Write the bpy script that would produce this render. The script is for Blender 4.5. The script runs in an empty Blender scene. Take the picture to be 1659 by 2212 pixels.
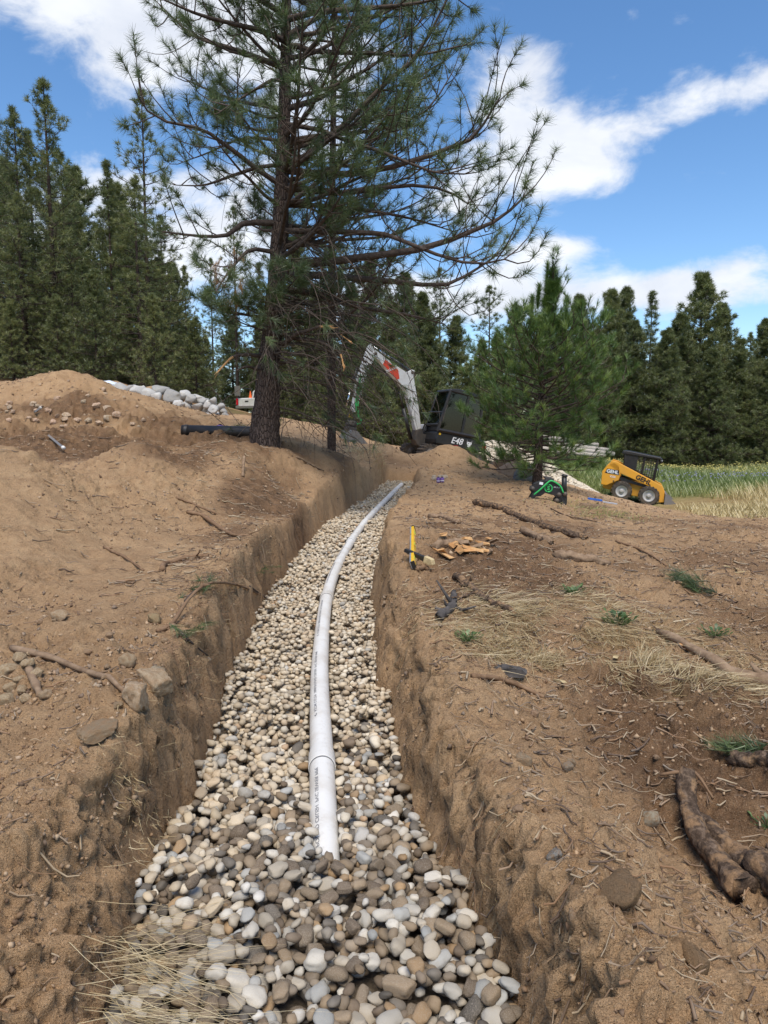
import bpy, bmesh, math, random
import numpy as np
from mathutils import Vector, Matrix, Euler

R = math.radians
S = bpy.context.scene
COL = S.collection

# ------------------------------------------------------------------ camera
CAMZ, PITCH, FPX = 1.45, R(6.47), 1534.0
cam_d = bpy.data.cameras.new('camera')
cam = bpy.data.objects.new('camera', cam_d)
COL.objects.link(cam)
cam.location = (0, 0, CAMZ)
cam.rotation_euler = (R(90) - PITCH, 0, 0)
cam_d.sensor_fit = 'VERTICAL'
cam_d.sensor_height = 36.0
cam_d.lens = FPX / 2212.0 * 36.0
cam_d.clip_start, cam_d.clip_end = 0.05, 5000
S.camera = cam

# ------------------------------------------------------------------ view
S.view_settings.view_transform = 'Standard'
S.view_settings.look = 'None'
S.view_settings.gamma = 1.0
S.view_settings.exposure = 1.5
S.cycles.use_denoising = True
S.cycles.max_bounces = 6
S.cycles.diffuse_bounces = 3
S.cycles.transparent_max_bounces = 6

# ------------------------------------------------------------------ sun and sky
SUN_AZ, SUN_EL = R(178), R(62)          # azimuth measured from +Y towards +X
sun_d = bpy.data.lights.new('sun', 'SUN')
sun_d.energy = 1.5
sun_d.angle = R(35)
sun_d.color = (1.0, 0.94, 0.85)
sun = bpy.data.objects.new('sun', sun_d)
COL.objects.link(sun)
sdir = Vector((math.sin(SUN_AZ) * math.cos(SUN_EL), math.cos(SUN_AZ) * math.cos(SUN_EL), math.sin(SUN_EL)))
sun.rotation_euler = (-sdir).to_track_quat('-Z', 'Y').to_euler()
sun.location = (20, 20, 40)

W = bpy.data.worlds.new('World')
S.world = W
W.use_nodes = True
wn, wl = W.node_tree.nodes, W.node_tree.links
wn.clear()


def wmath(op, a, b=None, c=None, clamp=False):
    n = wn.new('ShaderNodeMath')
    n.operation = op
    n.use_clamp = clamp
    for i, v in enumerate((a, b, c)):
        if v is None:
            continue
        if isinstance(v, (int, float)):
            n.inputs[i].default_value = v
        else:
            wl.new(v, n.inputs[i])
    return n.outputs[0]


def build_world():
    out = wn.new('ShaderNodeOutputWorld')
    bg = wn.new('ShaderNodeBackground')
    wl.new(bg.outputs[0], out.inputs[0])
    sky = wn.new('ShaderNodeTexSky')
    sky.sky_type = 'NISHITA'
    sky.sun_disc = False
    sky.sun_elevation = SUN_EL
    sky.sun_rotation = SUN_AZ
    sky.air_density = 1.0
    sky.dust_density = 0.8
    sky.ozone_density = 1.6
    sky.altitude = 700
    tc = wn.new('ShaderNodeTexCoord')
    sep = wn.new('ShaderNodeSeparateXYZ')
    wl.new(tc.outputs['Generated'], sep.inputs[0])
    x, y, z = sep.outputs
    # cloud detail is stretched sideways, as seen from below a layer
    comb = wn.new('ShaderNodeCombineXYZ')
    wl.new(x, comb.inputs[0])
    wl.new(y, comb.inputs[1])
    wl.new(wmath('MULTIPLY', z, 1.9), comb.inputs[2])

    def noise(scale, detail, rough, dist=0.0, off=(0, 0, 0)):
        mp = wn.new('ShaderNodeMapping')
        mp.inputs['Location'].default_value = off
        wl.new(comb.outputs[0], mp.inputs[0])
        n = wn.new('ShaderNodeTexNoise')
        n.inputs['Scale'].default_value = scale
        n.inputs['Detail'].default_value = detail
        n.inputs['Roughness'].default_value = rough
        n.inputs['Distortion'].default_value = dist
        wl.new(mp.outputs[0], n.inputs['Vector'])
        return n.outputs[0]
    big = noise(2.2, 2, 0.5, 0.3, (3.1, 1.7, 0))
    fine = noise(8.0, 8, 0.60, 0.3, (1.3, 5.2, 0))
    wisp = noise(19.0, 5, 0.62, 0.5, (7.3, 2.2, 0))
    # individual cloud masses at their bearing and height above the horizon
    az = wmath('ARCTAN2', x, y)
    el = wmath('ARCSINE', z)
    blobs = [  # az, el, half width, half height, weight
        (-24, 28.5, 9, 3.6, 0.8), (-14, 28, 7, 4, 0.7), (-18, 24.3, 4, 1.6, .42), (-21, 17.5, 5, 2.0, .62), (-12, 16, 5, 3.5, .75), (-5, 24, 7, 5, .6), (-23, 13, 9, 3.5, .75),
        (10.5, 25.5, 4.2, 2.2, 0.62), (11.5, 20.5, 5.2, 3.4, 0.92), (15.0, 18.2, 4.2, 1.5, 0.55), (7, 17.5, 5, 2.4, .6), (20.4, 21.5, 4.0, 1.2, 0.36),
        (26, 22.6, 4.2, 1.9, 0.58), (23.6, 17.4, 4, 1.0, 0.42), (13.2, 13.6, 3.6, 1.1, 0.66), (18, 27.2, 1.8, .9, 0.36), (21, 26.8, 1.5, .8, 0.34), (24.8, 28.8, 2.2, .8, 0.34), (8.5, 28.8, 3, 1.0, .3),
        (19, 10.4, 16, 1.9, 0.8), (-2, 10, 12, 4, .7), (60, 22, 16, 6, .6),
        (-62, 20, 18, 7, .6), (115, 25, 22, 8, .6), (-120, 22, 20, 8, .6), (175, 28, 24, 9, .6)]
    tot = None
    for a0, e0, sa, se, wgt in blobs:
        u = wmath('MULTIPLY', wmath('SUBTRACT', az, R(a0)), 1 / R(sa))
        v = wmath('MULTIPLY', wmath('SUBTRACT', el, R(e0)), 1 / R(se))
        r2 = wmath('MULTIPLY_ADD', u, u, wmath('MULTIPLY', v, v))
        g = wmath('MULTIPLY', wmath('EXPONENT', wmath('MULTIPLY', r2, -1.0)), wgt)
        tot = g if tot is None else wmath('ADD', tot, g)
    tot = wmath('MINIMUM', tot, 1.0)
    d = wmath('MULTIPLY_ADD', fine, 1.5, wmath('MULTIPLY', tot, 0.85))
    d = wmath('MULTIPLY_ADD', big, 0.35, d)
    d = wmath('MULTIPLY_ADD', wisp, 0.22, d)
    mr = wn.new('ShaderNodeMapRange')
    mr.interpolation_type = 'SMOOTHSTEP'
    mr.inputs['From Min'].default_value = 1.26
    mr.inputs['From Max'].default_value = 1.72
    wl.new(d, mr.inputs['Value'])
    cover = mr.outputs[0]
    # cloud brightness: thick cores slightly greyer
    shade = noise(6.0, 5, 0.55, 0.2, (4.4, 9.1, 0))
    cr = wn.new('ShaderNodeValToRGB')
    cr.color_ramp.elements[0].position = 0.30
    cr.color_ramp.elements[0].color = (3.9, 4.15, 4.7, 1)
    cr.color_ramp.elements[1].position = 0.62
    cr.color_ramp.elements[1].color = (5.2, 5.35, 5.6, 1)
    wl.new(shade, cr.inputs[0])
    hsv = wn.new('ShaderNodeHueSaturation')
    hsv.inputs['Saturation'].default_value = 1.2
    hsv.inputs['Value'].default_value = 1.0
    wl.new(sky.outputs[0], hsv.inputs['Color'])
    mix = wn.new('ShaderNodeMix')
    mix.data_type = 'RGBA'
    wl.new(wmath('MULTIPLY', cover, 0.96), mix.inputs['Factor'])
    wl.new(hsv.outputs[0], mix.inputs['A'])
    wl.new(cr.outputs[0], mix.inputs['B'])
    wl.new(mix.outputs['Result'], bg.inputs['Color'])
    bg.inputs['Strength'].default_value = 0.07


build_world()


# ------------------------------------------------------------------ helpers
def at(px, py, d):
    """bearing/height on a survey sheet (1659 x 2212) and distance north -> world point"""
    v = (1106.0 - py) / FPX
    fy = math.cos(PITCH) + v * math.sin(PITCH)
    k = d / fy
    return Vector(((px - 829.5) / FPX * k, d, CAMZ + k * (v * math.cos(PITCH) - math.sin(PITCH))))


def tag(o, label=None, cat=None, group=None, kind=None):
    if label: o['label'] = label
    if cat: o['category'] = cat
    if group: o['group'] = group
    if kind: o['kind'] = kind
    return o


def thing(name, label, cat, loc=(0, 0, 0), rot=(0, 0, 0), group=None):
    o = bpy.data.objects.new(name, None)
    COL.objects.link(o)
    o.location = loc
    o.rotation_euler = rot
    o.empty_display_size = 0.1
    return tag(o, label, cat, group)


def link(name, me, parent=None, loc=None, rot=None):
    o = bpy.data.objects.new(name, me)
    COL.objects.link(o)
    if parent is not None: o.parent = parent
    if loc is not None: o.location = loc
    if rot is not None: o.rotation_euler = rot
    return o


def mesh_np(name, V, F, mat=None, smooth=False, attr=None, mats=None, midx=None):
    """V (n,3); F (m,k) array or list of arrays of differing k"""
    V = np.ascontiguousarray(V, dtype=np.float32)
    Fs = F if isinstance(F, list) else [F]
    Fs = [np.asarray(f, dtype=np.int32) for f in Fs if len(f)]
    me = bpy.data.meshes.new(name)
    me.vertices.add(len(V))
    me.vertices.foreach_set('co', V.ravel())
    nl = sum(f.size for f in Fs)
    npoly = sum(len(f) for f in Fs)
    me.loops.add(nl)
    me.loops.foreach_set('vertex_index', np.concatenate([f.ravel() for f in Fs]))
    me.polygons.add(npoly)
    tot = np.concatenate([np.full(len(f), f.shape[1], dtype=np.int32) for f in Fs])
    st = np.concatenate([[0], np.cumsum(tot)[:-1]]).astype(np.int32)
    me.polygons.foreach_set('loop_start', st)
    me.polygons.foreach_set('loop_total', tot)
    if smooth:
        me.polygons.foreach_set('use_smooth', np.ones(npoly, dtype=bool))
    me.update(calc_edges=True)
    if attr:
        for k, a in attr.items():
            a = np.asarray(a, dtype=np.float32)
            if a.ndim == 1:
                at_ = me.attributes.new(k, 'FLOAT', 'POINT')
                at_.data.foreach_set('value', a)
            else:
                at_ = me.attributes.new(k, 'FLOAT_COLOR', 'POINT')
                if a.shape[1] == 3: a = np.hstack([a, np.ones((len(a), 1), np.float32)])
                at_.data.foreach_set('color', a.ravel())
    if mat is not None: me.materials.append(mat)
    if mats:
        for m in mats: me.materials.append(m)
        me.polygons.foreach_set('material_index', np.asarray(midx, dtype=np.int32))
    return me


# ---- numpy noise
def _hash(ix, iy, iz, seed):
    h = (ix.astype(np.int64) * 374761393 + iy.astype(np.int64) * 668265263 + iz.astype(np.int64) * 2147483647 * 3 + seed * 974634777) & 0xFFFFFFFF
    h = ((h ^ (h >> 13)) * 1274126177) & 0xFFFFFFFF
    h = ((h ^ (h >> 16)) * 2246822519) & 0xFFFFFFFF
    return ((h ^ (h >> 15)) & 0xFFFFFF) / float(0xFFFFFF)


def vnoise(p, seed=0):
    i = np.floor(p).astype(np.int64)
    f = p - i
    f = f * f * f * (f * (f * 6 - 15) + 10)
    x, y, z = i[:, 0], i[:, 1], i[:, 2]
    fx, fy, fz = f[:, 0], f[:, 1], f[:, 2]
    r = 0
    for dx in (0, 1):
        for dy in (0, 1):
            for dz in (0, 1):
                w = (fx if dx else 1 - fx) * (fy if dy else 1 - fy) * (fz if dz else 1 - fz)
                r = r + w * _hash(x + dx, y + dy, z + dz, seed)
    return r * 2 - 1


def fbm(p, octv=4, gain=0.5, lac=2.03, seed=0):
    r, a = 0.0, 1.0
    p = np.asarray(p, dtype=np.float64)
    for o in range(octv):
        r = r + a * vnoise(p + o * 17.3, seed + o)
        p = p * lac
        a *= gain
    return r


def fbm2(x, y, f, octv=4, gain=0.5, seed=0):
    return fbm(np.stack([x * f, y * f, np.zeros_like(x) + seed * 1.37], -1), octv, gain, seed=seed)


def unit(a):
    return a / np.maximum(np.linalg.norm(a, axis=-1, keepdims=True), 1e-9)


def batch_tubes(P, Rr, n=5, cap=False):
    """P (N,M,3) polylines, Rr (N,M) radii -> V, quads"""
    P = np.asarray(P, float); Rr = np.asarray(Rr, float)
    N, M, _ = P.shape
    T = np.empty_like(P)
    T[:, 1:-1] = P[:, 2:] - P[:, :-2]
    T[:, 0] = P[:, 1] - P[:, 0]
    T[:, -1] = P[:, -1] - P[:, -2]
    T = unit(T)
    ref = np.where(np.abs(T[..., 2:3]) > 0.9, np.array([1.0, 0, 0]), np.array([0, 0, 1.0]))
    # keep one reference per polyline so that rings do not flip
    ref = np.repeat(ref[:, M // 2:M // 2 + 1], M, 1)
    A = np.cross(T, ref)
    bad = np.linalg.norm(A, axis=-1, keepdims=True) < 1e-3
    A = unit(np.where(bad, np.array([0.0, 1, 0]), A))
    B = np.cross(T, A)
    an = np.arange(n) / n * 2 * np.pi
    V = P[:, :, None] + Rr[:, :, None, None] * (np.cos(an)[None, None, :, None] * A[:, :, None] + np.sin(an)[None, None, :, None] * B[:, :, None])
    V = V.reshape(-1, 3)
    base = (np.arange(N) * M * n)[:, None, None]
    i = np.arange(M - 1)[None, :, None] * n
    k = np.arange(n)[None, None, :]
    k2 = (k + 1) % n
    F = np.stack(np.broadcast_arrays(base + i + k, base + i + k2, base + i + n + k2, base + i + n + k), -1).reshape(-1, 4)
    if cap:
        out = [F]
        for row in (0, M - 1):
            c = (np.arange(N) * M * n + row * n)[:, None] + np.arange(n)[None]
            if row == 0: c = c[:, ::-1]
            out.append(c)
        return V, out
    return V, F


def batch_strips(P, Wd, side):
    """flat ribbons; P (N,M,3), Wd (N,M) half widths, side (N,3)"""
    N, M, _ = P.shape
    V = np.stack([P - side[:, None] * Wd[..., None], P + side[:, None] * Wd[..., None]], 2).reshape(-1, 3)
    base = (np.arange(N) * M * 2)[:, None]
    i = np.arange(M - 1)[None] * 2
    F = np.stack([base + i, base + i + 1, base + i + 3, base + i + 2], -1).reshape(-1, 4)
    return V, F


def ico(sub):
    bm = bmesh.new()
    bmesh.ops.create_icosphere(bm, subdivisions=sub, radius=1.0)
    bm.verts.ensure_lookup_table()
    V = np.array([v.co[:] for v in bm.verts])
    F = np.array([[v.index for v in f.verts] for f in bm.faces])
    bm.free()
    return V, F


def stone_shape(rng, sub=2, rough=0.16, boxy=0.3, flat=0):
    V, F = ico(sub)
    # super-ellipsoid squash for blocky cobbles, plus low noise and flat facets
    p = 2.0 + rng.random() * boxy * 4
    n = (np.abs(V) ** p).sum(1) ** (1 / p)
    V = V / n[:, None]
    off = rng.random(3) * 50
    V = V * (1 + rough * fbm(V * 1.1 + off, 3, 0.5, seed=int(rng.integers(1000))))[:, None]
    for _ in range(flat):
        nrm = unit(rng.normal(size=3))
        dd = 0.62 + 0.25 * rng.random()
        h = V @ nrm
        V = V - np.maximum(h - dd, 0)[:, None] * nrm * 0.92
    return V, F


def rand_rot(rng, N, tilt=0.35):
    """rotation matrices: free spin about z, limited tilt"""
    a = rng.random(N) * 2 * np.pi
    b = rng.normal(size=N) * tilt
    c = rng.normal(size=N) * tilt
    ca, sa, cb, sb, cc, sc = np.cos(a), np.sin(a), np.cos(b), np.sin(b), np.cos(c), np.sin(c)
    Z = np.zeros((N, 3, 3)); Z[:, 0, 0] = ca; Z[:, 0, 1] = -sa; Z[:, 1, 0] = sa; Z[:, 1, 1] = ca; Z[:, 2, 2] = 1
    X = np.zeros((N, 3, 3)); X[:, 0, 0] = 1; X[:, 1, 1] = cb; X[:, 1, 2] = -sb; X[:, 2, 1] = sb; X[:, 2, 2] = cb
    Y = np.zeros((N, 3, 3)); Y[:, 1, 1] = 1; Y[:, 0, 0] = cc; Y[:, 0, 2] = sc; Y[:, 2, 0] = -sc; Y[:, 2, 2] = cc
    return Z @ X @ Y


def batch_stamp(shapes, which, M, T):
    """stamp base shapes; returns V,F and owner index per vertex"""
    Vs, Fs, own, off = [], [], [], 0
    for k, (bv, bf) in enumerate(shapes):
        idx = np.where(which == k)[0]
        if not len(idx): continue
        v = np.einsum('nij,vj->nvi', M[idx], bv) + T[idx][:, None]
        nv = len(bv)
        f = bf[None] + (np.arange(len(idx)) * nv)[:, None, None] + off
        Vs.append(v.reshape(-1, 3)); Fs.append(f.reshape(-1, bf.shape[1]))
        own.append(np.repeat(idx, nv)); off += nv * len(idx)
    return np.concatenate(Vs), np.concatenate(Fs), np.concatenate(own)


class MB:
    """collects simple solids into one mesh"""
    def __init__(s):
        s.v, s.f = [], []

    def raw(s, V, F):
        o = len(s.v)
        s.v += [tuple(p) for p in V]
        s.f += [tuple(int(i) + o for i in f) for f in F]
        return s

    def box(s, c, size, rot=(0, 0, 0)):
        m = Euler(rot).to_matrix()
        c = Vector(c)
        V = []
        for dx in (-.5, .5):
            for dy in (-.5, .5):
                for dz in (-.5, .5):
                    V.append(c + m @ Vector((dx * size[0], dy * size[1], dz * size[2])))
        return s.raw(V, [(0, 1, 3, 2), (4, 6, 7, 5), (0, 4, 5, 1), (2, 3, 7, 6), (0, 2, 6, 4), (1, 5, 7, 3)])

    def prism(s, poly, y0, y1, taper=None):
        """poly in (x,z), extruded along y"""
        n = len(poly)
        V = [(p[0], y0, p[1]) for p in poly] + [(p[0], y1, p[1]) for p in (taper or poly)]
        F = [tuple(range(n)), tuple(range(2 * n - 1, n - 1, -1))]
        F += [(i, i + n, (i + 1) % n + n, (i + 1) % n) for i in range(n)]
        return s.raw(V, F)

    def cyl(s, a, b, r, r2=None, n=14):
        r2 = r if r2 is None else r2
        V, F = batch_tubes(np.array([[a, b]], float), np.array([[r, r2]]), n, cap=True)
        s.raw(V, F[0]); o = len(s.v) - len(V)
        for c in F[1:]: s.f += [tuple(int(i) + o for i in r_) for r_ in c]
        return s

    def tube(s, pts, r, n=8):
        pts = np.array(pts, float)
        rr = np.full(len(pts), r) if np.isscalar(r) else np.array(r)
        V, F = batch_tubes(pts[None], rr[None], n, cap=True)
        o = len(s.v)
        s.raw(V, F[0])
        for c in F[1:]: s.f += [tuple(int(i) + o for i in r_) for r_ in c]
        return s

    def lathe(s, prof, c, axis='y', n=24):
        """prof: (radius, offset along axis)"""
        V, F = [], []
        for r, o in prof:
            for k in range(n):
                a = 2 * math.pi * k / n
                u, w = r * math.cos(a), r * math.sin(a)
                p = {'y': (u, o, w), 'z': (u, w, o), 'x': (o, u, w)}[axis]
                V.append((p[0] + c[0], p[1] + c[1], p[2] + c[2]))
        m = len(prof)
        for j in range(m - 1):
            for k in range(n):
                F.append((j * n + k, j * n + (k + 1) % n, (j + 1) * n + (k + 1) % n, (j + 1) * n + k))
        F.append(tuple(range(n - 1, -1, -1))); F.append(tuple(range((m - 1) * n, m * n)))
        return s.raw(V, F)

    def mesh(s, name, mat, smooth=False, fix=True):
        me = bpy.data.meshes.new(name)
        me.from_pydata(s.v, [], s.f)
        if fix:
            bm = bmesh.new(); bm.from_mesh(me)
            bmesh.ops.recalc_face_normals(bm, faces=bm.faces)
            bm.to_mesh(me); bm.free()
        if smooth:
            for p in me.polygons: p.use_smooth = True
        me.materials.append(mat)
        return me

    def build(s, name, mat, parent=None, smooth=False, bevel=0, label=None):
        o = link(name, s.mesh(name, mat, smooth), parent)
        if bevel:
            b = o.modifiers.new('bevel', 'BEVEL'); b.width = bevel; b.segments = 2; b.limit_method = 'ANGLE'; b.angle_limit = R(35)
        if label: o['label'] = label
        return o


def smooth_pts(pts, n=24):
    """Catmull-Rom through pts"""
    p = np.array(pts, float)
    p = np.vstack([2 * p[0] - p[1], p, 2 * p[-1] - p[-2]])
    m = len(p) - 3
    out = []
    for t in np.linspace(0, m - 1e-6, n):
        i = int(t); f = t - i
        a, b, c, d = p[i:i + 4]
        out.append(0.5 * ((2 * b) + (-a + c) * f + (2 * a - 5 * b + 4 * c - d) * f * f + (-a + 3 * b - 3 * c + d) * f ** 3))
    return np.array(out)


def text_mesh(body, size, depth=0.0, bold=0.0, shear=0.0, align='CENTER'):
    cu = bpy.data.curves.new('lettering', 'FONT')
    cu.body = body; cu.size = size; cu.extrude = depth; cu.offset = bold; cu.shear = shear
    cu.align_x = align; cu.align_y = 'CENTER'; cu.resolution_u = 3
    o = bpy.data.objects.new('lettering', cu)
    me = bpy.data.meshes.new_from_object(o)
    bpy.data.objects.remove(o); bpy.data.curves.remove(cu)
    return me


def copy_tree(o, parent=None):
    c = o.copy()
    COL.objects.link(c)
    c.parent = parent
    for ch in o.children: copy_tree(ch, c)
    return c


# ------------------------------------------------------------------ materials
class NT:
    def __init__(s, name):
        s.m = bpy.data.materials.new(name); s.m.use_nodes = True
        s.n, s.l = s.m.node_tree.nodes, s.m.node_tree.links
        s.p = s.n['Principled BSDF']
        s.tc = None

    def put(s, inp, v):
        if isinstance(v, bpy.types.NodeSocket): s.l.new(v, inp)
        else: inp.default_value = v

    def coord(s, kind='Object'):
        if s.tc is None: s.tc = s.n.new('ShaderNodeTexCoord')
        return s.tc.outputs[kind]

    def noise(s, scale, detail=4, rough=0.55, dist=0.0, vec=None, out=0):
        n = s.n.new('ShaderNodeTexNoise')
        n.inputs['Scale'].default_value = scale; n.inputs['Detail'].default_value = detail
        n.inputs['Roughness'].default_value = rough; n.inputs['Distortion'].default_value = dist
        s.l.new(vec or s.coord(), n.inputs['Vector'])
        return n.outputs[out]

    def voro(s, scale, feat='F1', vec=None, out='Distance'):
        n = s.n.new('ShaderNodeTexVoronoi'); n.feature = feat
        n.inputs['Scale'].default_value = scale
        s.l.new(vec or s.coord(), n.inputs['Vector'])
        return n.outputs[out]

    def math(s, op, a, b=0.0, clamp=False):
        n = s.n.new('ShaderNodeMath'); n.operation = op; n.use_clamp = clamp
        s.put(n.inputs[0], a); s.put(n.inputs[1], b)
        return n.outputs[0]

    def ramp(s, fac, stops, interp='LINEAR'):
        n = s.n.new('ShaderNodeValToRGB'); n.color_ramp.interpolation = interp
        el = n.color_ramp.elements
        while len(el) < len(stops): el.new(0.5)
        for e, (p, c) in zip(el, stops):
            e.position = p
            e.color = (*c, 1) if hasattr(c, '__len__') else (c, c, c, 1)
        s.l.new(fac, n.inputs[0])
        return n.outputs[0]

    def mix(s, f, a, b, mode='MIX'):
        n = s.n.new('ShaderNodeMix'); n.data_type = 'RGBA'; n.blend_type = mode
        s.put(n.inputs['Factor'], f)
        for k, v in (('A', a), ('B', b)):
            if not isinstance(v, bpy.types.NodeSocket): v = (*v, 1) if len(v) == 3 else v
            s.put(n.inputs[k], v)
        return n.outputs['Result']

    def attr(s, name, out='Fac'):
        n = s.n.new('ShaderNodeAttribute'); n.attribute_name = name
        return n.outputs[out]

    def bump(s, h, strength=0.5, dist=0.02, prev=None):
        n = s.n.new('ShaderNodeBump')
        n.inputs['Strength'].default_value = strength; n.inputs['Distance'].default_value = dist
        s.l.new(h, n.inputs['Height'])
        if prev is not None: s.l.new(prev, n.inputs['Normal'])
        return n.outputs[0]

    def done(s, color=None, rough=0.8, normal=None, metal=0.0, spec=0.3):
        if color is not None: s.put(s.p.inputs['Base Color'], color if isinstance(color, bpy.types.NodeSocket) or len(color) == 4 else (*color, 1))
        s.put(s.p.inputs['Roughness'], rough); s.put(s.p.inputs['Metallic'], metal)
        s.p.inputs['Specular IOR Level'].default_value = spec
        if normal is not None: s.l.new(normal, s.p.inputs['Normal'])
        return s.m


TAN, TAN2, BROWN, DARK = (0.472, 0.300, 0.162), (0.352, 0.214, 0.112), (0.21, 0.119, 0.062), (0.090, 0.053, 0.030)


def soil_material():
    t = NT('soil')
    dark, green, dry = t.attr('dark'), t.attr('meadow'), t.attr('dry')
    pos = t.coord('Object')
    n1 = t.noise(0.9, 5, 0.6, 0.3)
    n2 = t.noise(7.0, 6, 0.62)
    n3 = t.noise(55.0, 5, 0.65)
    n4 = t.noise(260.0, 3, 0.6)
    base = t.ramp(n2, [(0.30, TAN2), (0.52, TAN), (0.75, (0.54, 0.36, 0.20))])
    base = t.mix(t.ramp(n1, [(0.42, 0.0), (0.68, 0.55)]), base, TAN2)
    brown = t.ramp(n2, [(0.3, DARK), (0.55, BROWN), (0.8, TAN2)])
    dm = t.math('ADD', dark, t.math('MULTIPLY', t.math('SUBTRACT', n2, 0.5), 0.9))
    dm = t.ramp(dm, [(0.28, 0.0), (0.62, 1.0)])
    col = t.mix(dm, base, brown)
    # grit: light grains and dark crumbs
    col = t.mix(t.ramp(n4, [(0.56, 0.0), (0.70, 0.6)]), col, (0.50, 0.38, 0.25))
    col = t.mix(t.ramp(n3, [(0.32, 0.55), (0.43, 0.0)]), col, DARK)
    # meadow and dry turf
    mg = t.ramp(t.noise(0.35, 6, 0.65), [(0.3, (0.17, 0.16, 0.05)), (0.5, (0.13, 0.17, 0.05)), (0.7, (0.28, 0.24, 0.10))])
    col = t.mix(green, col, mg)
    dg = t.ramp(t.noise(1.5, 6, 0.7), [(0.3, (0.22, 0.145, 0.06)), (0.7, (0.38, 0.27, 0.12))])
    col = t.mix(dry, col, dg)
    b = t.bump(n2, 0.5, 0.05)
    b = t.bump(n3, 1.0, 0.03, b)
    b = t.bump(n4, 0.9, 0.007, b)
    return t.done(col, 0.95, b, spec=0.12)


def stone_material(name, use_attr, tint=(1, 1, 1), scale=1.0):
    t = NT(name)
    if use_attr == 'attr':
        c = t.attr('Col', 'Color')
    elif use_attr == 'object':
        oi = t.n.new('ShaderNodeObjectInfo'); c = oi.outputs['Color']
    else:
        c = t.mix(1.0, use_attr, (1, 1, 1), 'MULTIPLY')
    n = t.noise(38 * scale, 6, 0.65)
    m = t.noise(9 * scale, 3, 0.5)
    c = t.mix(t.ramp(n, [(0.32, 0.55), (0.5, 0.0)]), c, t.mix(1.0, c, (0.62, 0.56, 0.5), 'MULTIPLY'))
    c = t.mix(t.ramp(m, [(0.45, 0.0), (0.75, 0.4)]), c, (0.42, 0.36, 0.28))
    b = t.bump(n, 0.3, 0.006 / scale)
    return t.done(c, 0.78, b, spec=0.25)


def bark_material():
    t = NT('pine_bark')
    mp = t.n.new('ShaderNodeMapping'); mp.inputs['Scale'].default_value = (1, 1, 0.33)
    t.l.new(t.coord(), mp.inputs[0])
    v = t.voro(26, 'DISTANCE_TO_EDGE', mp.outputs[0])
    n = t.noise(40, 5, 0.65, 0.2, mp.outputs[0])
    c = t.ramp(n, [(0.3, (0.045, 0.032, 0.026)), (0.55, (0.105, 0.075, 0.06)), (0.75, (0.17, 0.122, 0.095))])
    c = t.mix(t.ramp(v, [(0.0, 0.85), (0.11, 0.0)]), c, (0.028, 0.02, 0.017))
    h = t.math('ADD', t.ramp(v, [(0.0, 0.0), (0.16, 1.0)]), t.math('MULTIPLY', n, 0.5))
    return t.done(c, 0.95, t.bump(h, 0.9, 0.02), spec=0.1)


def twig_material(name, a, b, worn=False):
    t = NT(name)
    n = t.noise(18, 4, 0.6)
    if worn:
        c = t.ramp(t.noise(42, 6, .7, .4), [(.33, tuple(x * .5 for x in a)), (.5, a), (.7, b)])
        c = t.mix(t.ramp(n, [(.5, 0.0), (.62, .8)]), c, TAN2)
        return t.done(c, .95, t.bump(t.noise(70, 5, .7), .9, .012), spec=.1)
    return t.done(t.ramp(n, [(0.3, a), (0.7, b)]), 0.9, t.bump(t.noise(90, 3), 0.5, 0.004), spec=0.1)


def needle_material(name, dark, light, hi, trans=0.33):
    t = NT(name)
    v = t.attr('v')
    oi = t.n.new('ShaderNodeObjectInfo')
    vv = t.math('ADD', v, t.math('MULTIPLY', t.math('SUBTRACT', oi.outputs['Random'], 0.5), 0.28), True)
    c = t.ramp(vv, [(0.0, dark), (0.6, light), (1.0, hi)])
    df = t.n.new('ShaderNodeBsdfDiffuse'); tr = t.n.new('ShaderNodeBsdfTranslucent'); ms = t.n.new('ShaderNodeMixShader')
    gl = t.n.new('ShaderNodeBsdfGlossy'); ms2 = t.n.new('ShaderNodeMixShader')
    gl.inputs['Roughness'].default_value = 0.42
    ms.inputs[0].default_value = trans; ms2.inputs[0].default_value = 0.05
    t.l.new(c, df.inputs[0]); t.l.new(c, tr.inputs[0])
    t.l.new(df.outputs[0], ms.inputs[1]); t.l.new(tr.outputs[0], ms.inputs[2])
    t.l.new(ms.outputs[0], ms2.inputs[1]); t.l.new(gl.outputs[0], ms2.inputs[2])
    t.l.new(ms2.outputs[0], t.n['Material Output'].inputs[0])
    return t.m


def paint(name, col, rough=0.4, dust=0.35, metal=0.0, spec=0.4, scale=3.0, dustcol=(0.30, 0.21, 0.13)):
    t = NT(name)
    n = t.noise(scale, 6, 0.65)
    n2 = t.noise(scale * 9, 4, 0.6)
    f = t.math('MULTIPLY', t.ramp(n, [(0.38, 0.08), (0.72, 1.0)]), dust)
    c = t.mix(f, col, dustcol)
    c = t.mix(t.ramp(n2, [(0.66, 0.0), (0.8, 0.4)]), c, tuple(x * 0.5 for x in col))
    r = t.math('ADD', rough, t.math('MULTIPLY', f, 0.5), True)
    return t.done(c, r, t.bump(n2, 0.08, 0.004), metal, spec)


def plain(name, col, rough=0.6, metal=0.0, spec=0.4, var=0.25, scale=12):
    t = NT(name)
    n = t.noise(scale, 5, 0.6)
    c = t.ramp(n, [(0.3, tuple(x * (1 - var) for x in col)), (0.7, tuple(min(1, x * (1 + var)) for x in col))])
    return t.done(c, rough, t.bump(n, 0.12, 0.005), metal, spec)


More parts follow.
